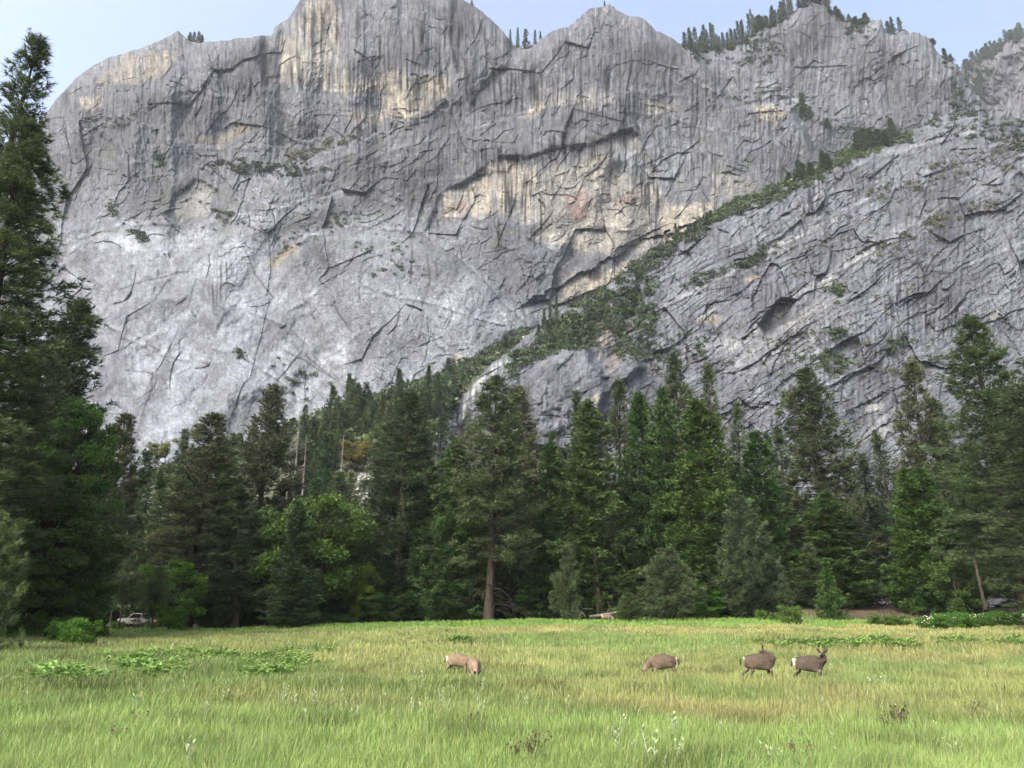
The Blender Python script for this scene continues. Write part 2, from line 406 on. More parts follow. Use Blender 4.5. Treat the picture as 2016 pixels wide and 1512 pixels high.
    paint([(182,176),(190,164),(208,168),(206,176)], (.07, .07, .075), .9, 2)
    paint([(512,70),(530,60),(534,150),(522,165),(514,120)], (.09, .095, .11), .6, 5, .6)
    # water streaks: below roofs and on the steep walls
    sk = np.clip(pn(PX / 7, PY / 130, 95) + .7 * pn(PX / 3.2, PY / 70, 96) - .12, 0, 1) * (.55 * a['upper'] * (1 - a['apron']) + .12) * sstep(-.3, .3, pn(PX / 80, PY / 60, 97) + .1)
    for pts, am in (([(560,20),(1000,40),(1000,180),(560,180)], .8), ([(1040,90),(1340,90),(1300,240),(1040,240)], .8), ([(930,300),(1240,258),(1250,285),(1000,345),(940,345)], 2.2), ([(1240,330),(1290,340),(1310,470),(1280,470)], 1.8), ([(1350,310),(1400,300),(1410,420),(1370,420)], 1.6), ([(980,340),(1075,340),(1075,480),(980,470)], 1.2), ([(860,400),(880,400),(860,470),(830,470)], 1.3), ([(880,190),(1050,130),(1050,210),(880,240)], 1.0), ([(1140,540),(1280,480),(1180,560)], .8), ([(430,520),(470,520),(420,640),(395,640)], .9), ([(240,470),(300,470),(240,560)], .4)):
        sk = sk + polymask(PX, PY, pts, 12, wp) * am * 1.5 * np.clip(pn(PX / 6, PY / 110, 98) + .6 * pn(PX / 2.6, PY / 60, 99) - .02, 0, 1)
    C = C * (1 - .8 * np.clip(sk * 1.25, 0, 1)[..., None])
    gr = np.where(a['upper'] > .5, pn(PX / 3, PY / 14, 321), np.where(pn(PX / 120, PY / 120, 322) > 0, pn((PX + PY) / 9, (PY - PX) / 3.4, 323), pn((PX - PY) / 9, (PY + .6 * PX) / 3.2, 324)))
    fine = .26 * fbm(PX / 11, PY / 15, 301, 4, .7) + .30 * gr + (.2 - .1 * a['apron']) * pn(PX / 2.2, PY / 2.2, 325) + (.10 + .22 * a['upper']) * pn(PX / 2.4, PY / 26, 302)
    C = C * (1 + fine)[..., None]
    chips = sstep(.42, .6, fbm(PX / 7 + PY / 30, PY / 4.5, 305, 2)) * sstep(-.1, .4, pn(PX / 50, PY / 40, 306)); C = C * (1 + (.7 - .5 * a['apron'][..., None]) * chips[..., None])
    dk = sstep(.40, .6, fbm(PX / 9 - PY / 30, PY / 4, 307, 2)) * sstep(-.2, .3, pn(PX / 60, PY / 40, 308)) * (1 - .5 * a['apron']); C = C * (1 - .45 * dk[..., None])
    C = C * (1 + .5 * np.clip(pn(PX / 4, PY / 80, 101) - .42, 0, 1) * a['upper'])[..., None]
    # long cracks and dark seams
    for pts in ([(236,572),(300,548),(345,535),(372,536)], [(330,548),(308,588)], [(482,498),(500,540),(540,585)], [(560,690),(600,712),(660,745),(600,700)], [(388,552),(370,600),(345,625)], [(612,620),(630,600),(660,600),(680,640),(690,655)], [(806,330),(802,400),(808,470)], [(812,470),(808,560)], [(1250,400),(1248,440)], [(840,500),(845,560),(830,600)], [(1430,400),(1436,440)], [(640,380),(560,415)], [(300,760),(280,820)], [(270,690),(290,680),(315,690)]):
        C = C * (1 - .6 * linemask(PX, PY, pts, 2.0, (4 * w1, 4 * w2)))[..., None]
    C = C * (1 - .22 * a['crack'])[..., None]  # crack shade deepened in the rock colour, since soft light leaves it faint
    C = C * np.clip(1 + a['jl'], .3, 1.6)[..., None]
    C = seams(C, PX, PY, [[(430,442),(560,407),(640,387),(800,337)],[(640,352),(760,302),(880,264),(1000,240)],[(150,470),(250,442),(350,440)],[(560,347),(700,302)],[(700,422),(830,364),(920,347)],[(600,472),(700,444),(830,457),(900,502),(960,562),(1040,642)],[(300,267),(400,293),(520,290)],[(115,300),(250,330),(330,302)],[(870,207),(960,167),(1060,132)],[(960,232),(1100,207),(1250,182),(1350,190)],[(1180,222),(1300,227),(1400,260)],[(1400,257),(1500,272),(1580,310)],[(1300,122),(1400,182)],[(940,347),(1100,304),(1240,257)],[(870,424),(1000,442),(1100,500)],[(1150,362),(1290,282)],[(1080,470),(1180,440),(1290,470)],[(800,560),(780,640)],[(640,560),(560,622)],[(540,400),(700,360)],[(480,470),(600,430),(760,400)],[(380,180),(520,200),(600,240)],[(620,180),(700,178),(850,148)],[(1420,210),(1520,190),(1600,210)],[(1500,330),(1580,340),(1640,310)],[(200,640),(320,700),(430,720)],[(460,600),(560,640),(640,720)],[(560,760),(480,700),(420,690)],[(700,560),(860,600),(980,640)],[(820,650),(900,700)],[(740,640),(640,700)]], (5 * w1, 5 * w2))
    # lichen / thin growth
    gm = .35 * sstep(.1, .5, pn(PX / 60, PY / 26, 105)) * sstep(600, 450, PY) * sstep(200, 300, PY) * (1 - a['alc'])
    C = C * (1 - gm[..., None]) + np.array((.17, .19, .15)) * gm[..., None]
    return np.clip(C * RK, .008, .6)
jagA = lambda x: np.interp(x, [0, 900, 1000, 1340, 1560, 2300], [.35, .35, .8, .6, 1.6, 1.6])
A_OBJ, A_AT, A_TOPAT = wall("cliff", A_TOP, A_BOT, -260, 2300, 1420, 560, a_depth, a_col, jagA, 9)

B_TOP = [(840,930),(866,872),(900,800),(940,745),(1000,690),(1060,645),(1110,612),(1150,598),(1200,560),(1240,525),(1300,490),(1350,462),(1400,425),(1450,398),(1530,368),(1600,338),(1650,305),(1750,282),(1800,255),(1860,228),(1940,232),(2016,238),(2300,250)]
B_BOT = [(840,1180),(2300,1180)]
KN = [(1040,760),(1060,720),(1120,692),(1150,688),(1190,740),(1196,775),(1180,800),(1175,850),(1150,900),(1050,880)]
KN2 = [(1195,720),(1215,692),(1255,700),(1265,725),(1240,750),(1205,765)]
def b_depth(PX, PY, TP):
    w1 = fbm(PX / 80, PY / 80, 111, 4); w2 = fbm(PX / 80, PY / 80, 131, 4)
    wx, wy = PX + 7 * fbm(PX / 150, PY / 150, 112, 2), PY + 7 * fbm(PX / 150, PY / 150, 132, 2); warp = (7 * w1, 7 * w2)
    D = np.interp(PY, [200, 400, 600, 800, 1000, 1180], [520, 455, 400, 345, 300, 255])
    D = D + 22 * sstep(1500, 850, PX) + 22 * np.exp(-(PY - TP) / 14)
    D = D - 12 * fbm(PX / 240, PY / 240, 103, 3)
    s = wy + .62 * wx + 14 * fbm(PX / 200, PY / 200, 139, 2) + 5 * pn(PX / 40, PY / 40, 140)                       # bedding that climbs to the right
    a1 = np.modf(s / 74 + 40)[0]; a2 = np.modf(s / 31 + .25 * fbm(PX / 60, PY / 60, 133, 2) + 40)[0]; a3 = np.modf((PY + .68 * PX) / 13 + .8 * fbm(PX / 90, PY / 90, 136, 2) + 40)[0]
    m1 = sstep(-.15, .35, pn(PX / 110, PY / 70, 137)); m2 = sstep(-.2, .3, pn(PX / 80, PY / 50, 138))
    lo = sstep(980, 760, PY)
    h = 3.2 * a1 * lo * m1 + .9 * a2 * (.4 + .6 * lo) * m2 + .9 * a3 * sstep(-.1, .4, pn(PX / 70, PY / 70, 134))
    u = wx - .35 * wy
    f1, e1, i1 = facets(u / 70, s / 74, 105); f2, e2, i2 = facets(u / 22, s / 30, 106); f3, e3, i3 = facets(u / 10, s / 13, 107)
    h = h + 4.2 * f1 + 1.5 * f2 + .7 * f3 + 1.1 * pn(wx / 8, PY / 90, 122) * lo + .5 * fbm(PX / 9, PY / 12, 155, 3)
    jl, jh = joints(PX, PY, [(900, 2250, 240, 1000, -.54, .10, 260, 40, 220), (900, 2250, 240, 1000, 1.25, .15, 200, 16, 80), (900, 2250, 240, 1000, -.3, .3, 50, 14, 60)], 18)
    h = h + jh
    kn = polymask(PX, PY, KN, 9, warp); kn2 = polymask(PX, PY, KN2, 8, warp)
    h = h * (1 - .75 * np.clip(kn + kn2, 0, 1)) + 20 * kn + 12 * kn2 + 3 * fbm(PX / 30, PY / 30, 156, 3) * kn
    gul = polymask(PX, PY, [(1490,640),(1540,590),(1570,596),(1545,640),(1505,660)], 5, warp)
    D = D - h + 12 * gul + 9 * linemask(PX, PY, [(1265,560),(1230,640),(1220,700),(1200,740)], 16)
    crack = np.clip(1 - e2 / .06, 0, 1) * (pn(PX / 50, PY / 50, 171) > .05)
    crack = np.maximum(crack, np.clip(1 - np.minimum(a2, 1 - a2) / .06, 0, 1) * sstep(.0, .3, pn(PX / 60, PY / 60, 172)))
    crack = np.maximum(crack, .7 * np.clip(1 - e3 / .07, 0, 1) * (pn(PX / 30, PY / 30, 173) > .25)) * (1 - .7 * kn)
    return D, dict(jl=jl, w=(w1, w2), kn=kn, kn2=kn2, crack=crack, i2=i2, i3=i3, a1=a1, a2=a2, a3=a3, s=s, gul=gul, lo=lo)
def b_col(PX, PY, TP, a):
    w1, w2 = a['w']; wp = (10 * w1, 10 * w2)
    g = np.array([.210, .224, .262])
    tone = 1 + .34 * fbm(PX / 120, PY / 120, 181, 3) + .16 * (a['i2'] - .5) + .14 * (a['i3'] - .5)
    C = g * tone[..., None]
    def paint(pts, c, al, fe, st=0.):
        nonlocal C
        m = polymask(PX, PY, pts, fe, wp) * al
        if st: m = m * np.clip(.7 + st * pn(PX / 6, PY / 40, 191) + .3 * pn(PX / 20, PY / 20, 193), 0, 1.15)
        C = C * (1 - m[..., None]) + np.array(c) * (.85 + .25 * a['i3'][..., None]) * m[..., None]
    pale = (.42, .43, .44); cream = (.47, .43, .36)
    # pale ramps rising to the right
    for pts, wd, am in [([(1425,690),(1500,640),(1640,545),(1720,490)], 9, .7), ([(1450,715),(1560,640),(1650,585)], 8, .5), ([(1310,600),(1430,540),(1560,470),(1640,440)], 6, .5), ([(1540,500),(1545,470),(1560,470)], 5, .6), ([(1590,420),(1610,380),(1620,350),(1650,320)], 7, .6), ([(1600,560),(1700,500),(1800,440)], 6, .4), ([(1700,310),(1830,280),(1930,255)], 4, .4), ([(1740,470),(1860,400),(1990,330)], 4, .35), ([(1850,620),(1960,540),(2080,480)], 5, .35), ([(1690,870),(1770,800),(1830,760)], 6, .5), ([(1340,700),(1420,670),(1520,680)], 10, .3), ([(1400,735),(1500,720),(1640,690)], 8, .3)]:
        m = am * linemask(PX, PY, pts, wd, wp) * np.clip(.8 + .8 * pn(PX / 14, PY / 10, 199), 0, 1)
        C = C * (1 - m[..., None]) + np.array(pale) * 1.12 * m[..., None]
    paint([(868,880),(880,840),(930,765),(980,715),(1010,700),(960,750),(930,800),(900,850),(890,890)], (.8, .82, .82), .65, 8, 2.2)
    paint([(1180,700),(1160,660),(1180,620),(1215,590),(1240,640),(1240,700),(1210,730)], (.33, .27, .21), .6, 10, .8)
    paint([(1365,628),(1395,612),(1432,618),(1410,636)], cream, .7, 4); paint([(1455,552),(1478,540),(1500,548),(1470,556)], (.47, .38, .28), .7, 3)
    paint([(1530,650),(1600,600),(1640,590),(1620,620),(1560,660)], cream, .25, 7, .6)
    paint([(1720,590),(1745,600),(1760,640),(1735,615)], cream, .5, 5, .8); paint([(1940,620),(1975,612),(1970,628),(1945,628)], cream, .5, 3)
    paint([(1700,800),(1745,790),(1740,805),(1705,812)], (.5, .5, .47), .8, 2); paint([(1735,840),(1750,838),(1745,860),(1725,870)], (.5, .5, .48), .7, 3)
    paint([(1155,790),(1180,775),(1188,785),(1165,800)], cream, .7, 3); paint([(1660,640),(1720,600),(1770,650),(1740,680),(1690,670)], (.31, .35, .41), .5, 8)
    paint([(1915,415),(1960,405),(1950,420)], (.38, .24, .16), .4, 5)
    paint([(1560,650),(1660,600),(1700,640),(1620,700),(1500,720),(1460,720)], pale, .35, 14, .8)
    C = C * (1 - .6 * a['gul'])[..., None]
    # dark faces and streaks under the ledges
    sk = np.clip(pn(PX / 6, PY / 60, 195) + .7 * pn(PX / 2.8, PY / 40, 196) - .1, 0, 1) * .6 * a['lo'] * sstep(-.2, .35, pn(PX / 70, PY / 50, 197))
    for pts, am in (([(1560,420),(1620,330),(1640,330),(1610,420),(1570,450)], 1.3), ([(1730,540),(1850,560),(1900,640),(1800,690),(1740,640)], .9), ([(1270,520),(1330,490),(1300,600),(1260,590)], .9), ([(1060,760),(1180,740),(1160,900),(1080,900)], .5), ([(1500,560),(1570,530),(1560,600),(1490,620)], 1.0)):
        sk = sk + polymask(PX, PY, pts, 10, wp) * am * np.clip(pn(PX / 5, PY / 60, 198) + .1, 0, 1)
    C = C * (1 - .8 * np.clip(sk * 1.2, 0, 1)[..., None])
    C = C * (1 + .2 * pn(PX / 2.2, PY / 2.2, 326) + .22 * pn((PX + .5 * PY) / 9, (PY + .6 * PX) / 3, 327) + .26 * fbm((PX + .5 * PY) / 13, (PY + .6 * PX) / 8, 303, 4, .7) + .16 * pn(PX / 2.6, PY / 18, 304))[..., None]
    chips = sstep(.42, .6, fbm(PX / 7, (PY + .6 * PX) / 4.5, 305, 2)) * sstep(-.1, .4, pn(PX / 50, PY / 40, 306)); C = C * (1 + .7 * chips[..., None])
    dk = sstep(.36, .56, fbm(PX / 9, (PY + .6 * PX) / 4.5, 307, 2)) * sstep(-.2, .3, pn(PX / 60, PY / 40, 308)); C = C * (1 - .45 * dk[..., None])
    C = C * (1 - .22 * a['crack'])[..., None]  # buttress crack shade likewise put into the colour
    C = C * np.clip(1 + a['jl'], .3, 1.6)[..., None]
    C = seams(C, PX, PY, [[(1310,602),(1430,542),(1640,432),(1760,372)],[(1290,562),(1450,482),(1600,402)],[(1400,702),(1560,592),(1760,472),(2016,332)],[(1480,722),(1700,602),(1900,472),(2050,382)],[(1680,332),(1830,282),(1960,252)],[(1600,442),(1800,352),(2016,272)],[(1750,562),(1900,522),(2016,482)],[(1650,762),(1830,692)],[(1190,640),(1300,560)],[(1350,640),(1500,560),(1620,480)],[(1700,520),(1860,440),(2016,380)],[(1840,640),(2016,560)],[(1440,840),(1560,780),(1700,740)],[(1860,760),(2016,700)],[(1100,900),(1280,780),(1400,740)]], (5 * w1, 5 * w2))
    for pts in ([(1755,740),(1765,800),(1762,860),(1775,900)], [(1450,780),(1480,795),(1540,800)], [(1320,560),(1400,520),(1480,490)], [(1820,535),(1880,540)], [(1690,330),(1660,345),(1640,370)], [(1090,800),(1130,760),(1150,740)], [(1700,940),(1715,880)], [(1660,720),(1600,770)]):
        C = C * (1 - .55 * linemask(PX, PY, pts, 2.2, (4 * w1, 4 * w2)))[..., None]
    return np.clip(C * RK, .008, .6)
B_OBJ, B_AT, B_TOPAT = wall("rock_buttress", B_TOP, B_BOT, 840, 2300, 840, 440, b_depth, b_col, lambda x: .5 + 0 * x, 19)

C_TOP = [(1780,330),(1830,250),(1880,160),(1895,134),(1920,126),(1950,108),(1975,90),(1985,70),(2005,76),(2030,60),(2150,90),(2330,200)]
def c_depth(PX, PY, TP):
    w1 = fbm(PX / 50, PY / 50, 211, 4); wx = PX + 14 * w1
    D = np.interp(PY, [40, 350], [1250, 1080]) + 40 * np.exp(-(PY - TP) / 14) - 24 * fbm(PX / 70, PY / 90, 213, 4)
    f1, e1, i1 = facets(wx / 18, PY / 34, 214); f2, e2, i2 = facets(wx / 8, PY / 12, 215)
    return D - 10 * f1 - 5 * f2 - 5 * pn(wx / 6, PY / 40, 216), dict(i=i1, e=e2)
def c_col(PX, PY, TP, a):
    C = np.array((.19, .205, .24)) * (1 + .25 * (a['i'] - .5) + .2 * fbm(PX / 30, PY / 40, 217, 3))[..., None]
    m = .75 * polymask(PX, PY, [(1880,130),(1950,110),(1960,150),(1930,220),(1980,240),(1900,260),(1870,180)], 12)
    m = m * np.clip(.8 + pn(PX / 9, PY / 9, 218), 0, 1)
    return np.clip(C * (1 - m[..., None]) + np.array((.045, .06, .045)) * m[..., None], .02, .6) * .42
C_OBJ, C_AT, C_TOPAT = wall("far_ridge", C_TOP, [(1780,380),(2330,400)], 1780, 2330, 330, 170, c_depth, c_col, lambda x: 1.3 + 0 * x, 29)

# talus slope in front of the wall
D_TOP = [(-260,985),(100,975),(250,955),(380,905),(480,880),(560,845),(600,815),(700,792),(760,778),(870,735),(960,692),(1055,648),(1062,690),(1075,760),(1100,880),(1140,1000)]
def d_depth(PX, PY, TP):
    D = np.interp(PY, [640, 760, 880, 1000, 1120], [392, 330, 265, 205, 150]) + 30 * np.exp(-(PY - TP) / 10) + 75 * sstep(856, 900, PX)
    return D - 9 * fbm(PX / 60, PY / 60, 311, 4) - 2.2 * facets(PX / 9, PY / 7, 312)[0], dict(i=vor(PX / 5, PY / 4, 313)[2])
def d_col(PX, PY, TP, a):
    w1 = fbm(PX / 30, PY / 30, 314, 3); wp = (8 * w1, 6 * w1)
    C = np.array((.048, .056, .036)) * (.8 + .5 * a['i'])[..., None] * np.ones(PX.shape + (3,))
    m = polymask(PX, PY, [(862,870),(866,850),(905,800),(930,765),(985,712),(1005,715),(960,765),(925,815),(890,868),(870,905)], 7, wp)
    m = np.maximum(m, .8 * polymask(PX, PY, [(700,960),(720,930),(740,935),(730,985),(705,1000)], 6, wp))
    m = np.maximum(m, .7 * polymask(PX, PY, [(950,715),(1000,680),(1040,655),(1045,665),(1000,700)], 6, wp))
    m = np.maximum(m, .7 * polymask(PX, PY, [(570,850),(600,822),(640,812),(620,850),(590,880)], 8, wp))
    return C * (1 - m[..., None]) + np.array((.30, .305, .30)) * (.25 + 1.1 * a['i'][..., None]) * m[..., None]
D_OBJ, D_AT, D_TOPAT = wall("talus_slope", D_TOP, [(-260,1185),(1140,1185)], -260, 1140, 640, 240, d_depth, d_col, lambda x: .6 + 0 * x, 39)

# ------------------------------------------------------------------ GROUND
def gz(x, y):
    x = np.asarray(x, float); y = np.asarray(y, float)
    A = np.interp(x, [-60, -35, -15, 0, 30, 45, 80], [0., .05, .75, 1.15, 1.25, 1.3, 1.3])
    z = A * sstep(45, 98, y)
    z = z + 1.35 * sstep(22, 40, x) * sstep(92, 104, y) + 1.0 * sstep(104, 135, y)
    z = z + .10 * fbm(x / 9, y / 6, 401, 3) * sstep(4, 16, y) + .16 * pn(x / 16, y / 7, 405) * sstep(24, 36, y) * sstep(104, 92, y)
    return z + np.interp(y, [140, 200, 300, 500, 1500], [0, 2, 6, 10, 40])
GREEN = np.array((.162, .248, .076)); DGREEN = np.array((.085, .15, .045)); TAN = np.array((.285, .275, .12)); OLIVE = np.array((.175, .215, .078)); BRT = np.array((.125, .225, .05))
def meadow(x, y):
    """living colour of the turf at ground points"""
    px, py = toPx(x, y, 0 * x)
    w1 = fbm(x / 6, y / 6, 411, 3); w2 = fbm(x / 6, y / 6, 421, 3); wp = (40 * w1, 10 * w2)
    n = fbm(x / 5, y / 3.5, 431, 3)
    C = OLIVE * (1 + .22 * n)[..., None]
    def paint(pts, c, al, fe):
        nonlocal C
        m = polymask(px, py, pts, fe, wp) * al
        C = C * (1 - m[..., None]) + c * (1 + .18 * n)[..., None] * m[..., None]
    # near lush band, wider on the left
    paint([(-700,1380),(300,1385),(700,1425),(1100,1425),(1500,1440),(2700,1440),(2700,3000),(-700,3000)], GREEN * 1.05, .9, 16)
    paint([(-700,1290),(200,1285),(620,1300),(700,1350),(300,1378),(-700,1372)], DGREEN * 1.1, .65, 12)
    paint([(560,1330),(1000,1340),(1250,1350),(1000,1395),(600,1380)], OLIVE * .85, .5, 12)
    paint([(800,1355),(960,1350),(1020,1375),(880,1400),(760,1385)], GREEN * .75, .5, 10)
    paint([(1060,1330),(2700,1330),(2700,1380),(1700,1405),(1250,1400)], OLIVE * 1.0 + TAN * .12, .7, 12)
    paint([(1130,1380),(1650,1375),(1750,1405),(1500,1430),(1250,1425)], TAN * .72, .6, 12)
    paint([(560,1290),(900,1280),(1250,1285),(1150,1325),(900,1325),(640,1310)], OLIVE * .8 + TAN * .45, .6, 8)
    paint([(950,1262),(1440,1258),(1500,1285),(1250,1290),(1000,1285)], DGREEN + GREEN * .35, .6, 5)
    paint([(1560,1300),(2700,1285),(2700,1330),(1660,1335)], DGREEN * 1.25, .55, 8)
    paint([(1480,1272),(2700,1262),(2700,1296),(1600,1310)], TAN * .8, .6, 6)
    paint([(850,1236),(2700,1232),(2700,1258),(1300,1262),(900,1256)], TAN * 1.05, .68, 4)
    paint([(-200,1250),(800,1238),(880,1262),(300,1290),(-200,1290)], OLIVE * 1.1 + TAN * .2, .6, 6)
    paint([(1120,1247),(1500,1244),(1480,1250),(1130,1252)], DGREEN * 1.1, .6, 2)
    ff = sstep(.0, .5, pn(x / 2.2, y / 1.6, 441)); C = C * (1 - .34 * ff)[..., None]; f2 = sstep(.1, .45, pn(x / 5, y / 4, 442)); C = C * (1 - .5 * f2)[..., None] + (DGREEN * 1.15) * (.5 * f2)[..., None]
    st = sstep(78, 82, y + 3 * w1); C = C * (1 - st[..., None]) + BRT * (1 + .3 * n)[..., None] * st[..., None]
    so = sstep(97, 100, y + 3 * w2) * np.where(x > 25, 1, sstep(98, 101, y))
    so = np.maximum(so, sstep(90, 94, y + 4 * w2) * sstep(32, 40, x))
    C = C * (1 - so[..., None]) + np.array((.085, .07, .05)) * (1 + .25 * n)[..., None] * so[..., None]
    return np.clip(C, .01, .8)
ys = np.concatenate([np.linspace(-40, 4, 12), np.linspace(5, 125, 300), np.geomspace(127, 2400, 60)])
tx = np.linspace(-1, 1, 341)
GX = tx[None, :] * (60 + np.maximum(ys, 0)[:, None] * 1.15); GY = np.broadcast_to(ys[:, None], GX.shape)
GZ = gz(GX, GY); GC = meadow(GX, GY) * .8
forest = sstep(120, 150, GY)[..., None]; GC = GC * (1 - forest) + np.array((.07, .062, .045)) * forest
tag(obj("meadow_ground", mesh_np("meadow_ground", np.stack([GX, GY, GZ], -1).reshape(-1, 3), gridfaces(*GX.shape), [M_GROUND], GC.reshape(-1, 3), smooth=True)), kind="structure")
# the valley road behind the first trees

rx = np.linspace(-130, 150, 281); ry = np.array([110, 112, 114, 116, 117.5])
RX, RY = np.meshgrid(rx, ry); RY = RY + .00 * RX; RZ = gz(RX, RY) + .03
s_ = NT("asphalt"); n_ = s_.noise(2., 5, .7, s_.pos()); M_ASPH = s_.done(s_.principled(s_.mix((.045, .046, .05), (.08, .08, .082), n_), .85, n_, .3, .05))
tag(obj("road", mesh_np("road", np.stack([RX, RY, RZ], -1).reshape(-1, 3), gridfaces(*RX.shape)[:, ::-1], [M_ASPH], smooth=True)), kind="structure")

# ------------------------------------------------------------------ GRASS (blades)
rng = np.random.default_rng(5)
def blades(n, pyr, h0, wmin, seed):
    r = np.random.default_rng(seed)
    px = np.where(r.random(n) < .8, r.uniform(-120, 2140, n), r.uniform(-1500, 3500, n)); py = pyr[0] + (pyr[1] - pyr[0]) * r.random(n)
    Y = CAMZ * F / np.maximum(py - 1195 + 0.0, 6)                      # scatter thins out with distance
    Y = Y * r.uniform(.96, 1.04, n)
    X = (px - 1008) / F * Y * 1.0 / CP * .97
    return X, Y
def grass_mesh():
    Vs, Cs, Fs = [], [], []; off = 0
    for n, pyr, hh, seed in ((300000, (1330, 1600), .44, 1), (230000, (1255, 1345), .50, 2), (140000, (1226, 1262), .36, 3)):
        x, y = blades(n, pyr, hh, 0, seed); r = np.random.default_rng(seed + 50)
        k = (y < 99) & (y > 7.5); x = x[k]; y = y[k]; n = len(x)
        z = gz(x, y); base = meadow(x, y)
        tall = 1 + .35 * fbm(x / 4, y / 4, 451, 2)
        lush = sstep(24, 16, y)
        h = hh * tall * r.uniform(.5, 1.15, n) * (1 - .25 * sstep(0, .6, pn(x / 8, y / 8, 452)))
        wd = np.maximum(.005, y * .00034) * r.uniform(.7, 1.4, n)
        az = r.uniform(0, 6.283, n); fx, fy = np.cos(az), np.sin(az)
        wind = .16 * pn(x / 5, y / 5, 453) + .03
        la = r.uniform(.05, .42, n); ld = r.uniform(0, 6.283, n)
        lx = np.cos(ld) * la + wind; ly = np.sin(ld) * la
        p0 = np.stack([x, y, z - .02], -1); sx = np.stack([fx * wd, fy * wd, 0 * wd], -1)
        m = p0 + np.stack([lx * h * .35, ly * h * .35, h * .6], -1)
        t = p0 + np.stack([lx * h, ly * h, h * (1 - .35 * la)], -1)
        V = np.stack([p0 - sx, p0 + sx, m + sx * .8, m - sx * .8, t], 1)
        j = r.uniform(.8, 1.3, n)[:, None]; tanm = (r.random(n) < .09)[:, None] * r.uniform(.3, .9, n)[:, None]
        c = base * j; c = c * (1 - tanm) + TAN * 1.15 * tanm
        pale = (r.random(n) < .05)[:, None] * .5; c = c * (1 - pale) + np.array((.42, .46, .30)) * pale
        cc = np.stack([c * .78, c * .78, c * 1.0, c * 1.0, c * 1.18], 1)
        i = np.arange(n)[:, None] * 5 + off
        Fs.append(np.concatenate([i + np.array([0, 1, 2]), i + np.array([0, 2, 3]), i + np.array([3, 2, 4])]))
        Vs.append(V.reshape(-1, 3)); Cs.append(cc.reshape(-1, 3)); off += n * 5
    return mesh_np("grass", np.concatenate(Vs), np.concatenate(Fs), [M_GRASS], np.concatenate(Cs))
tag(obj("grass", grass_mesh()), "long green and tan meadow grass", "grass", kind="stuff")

# ------------------------------------------------------------------ leaf / needle builders
def tufts(ctr, dr, size, n=8, spread=.7, wr=.12, seed=0, tint=None, quad=False):
    r = np.random.default_rng(seed); N = len(ctr)
    d = dr[:, None, :] + r.normal(0, spread, (N, n, 3)); d /= np.linalg.norm(d, axis=2, keepdims=True)
    s = size[:, None] * r.uniform(.6, 1.15, (N, n))
    a = r.normal(0, 1, (N, n, 3)); a = np.cross(d, a); a /= np.linalg.norm(a, axis=2, keepdims=True) + 1e-9
    c = np.broadcast_to(ctr[:, None, :], d.shape)
    tip = c + d * s[..., None]; wv = a * (s * wr)[..., None]
    t = r.uniform(0, 1, N) if tint is None else tint
    if quad:
        m = c + d * (s * .5)[..., None]
        V = np.stack([c, m + wv, tip, m - wv], 2).reshape(-1, 3); Fc = np.arange(len(V)).reshape(-1, 4); k = 4
    else:
        V = np.stack([c - wv, c + wv, tip], 2).reshape(-1, 3); Fc = np.arange(len(V)).reshape(-1, 3); k = 3
    T = np.clip(np.repeat(t, n * k) + np.repeat(r.normal(0, .14, N * n), k), 0, 1)
    return V, Fc, T
def leafmesh(name, V, Fc, T, mat):
    me = mesh_np(name, V, Fc, [mat])
    a = me.attributes.new("tint", 'FLOAT', 'POINT'); a.data.foreach_set("value", T.astype(np.float32))
    return me
def tube(pts, rad, sides=6):
    pts = np.array(pts, float); n = len(pts)
    tg = np.gradient(pts, axis=0); tg /= np.linalg.norm(tg, axis=1, keepdims=True) + 1e-9
    ref = np.where(np.abs(tg[:, 2:3]) > .9, np.array([[1., 0, 0]]), np.array([[0, 0, 1.]]))
    a = np.cross(tg, ref); a /= np.linalg.norm(a, axis=1, keepdims=True); b = np.cross(tg, a)
    th = np.arange(sides) / sides * 6.2832
    V = pts[:, None] + (a[:, None] * np.cos(th)[None, :, None] + b[:, None] * np.sin(th)[None, :, None]) * np.array(rad)[:, None, None]
    i = np.arange(n - 1)[:, None] * sides; j = np.arange(sides)[None]; k = (j + 1) % sides
    return V.reshape(-1, 3), np.stack([i + j, i + k, i + sides + k, i + sides + j], -1).reshape(-1, 4)
def joinq(parts):
    V, Fc, o = [], [], 0
    for v, f in parts: V.append(v); Fc.append(f + o); o += len(v)
    return np.concatenate(V), np.concatenate(Fc)

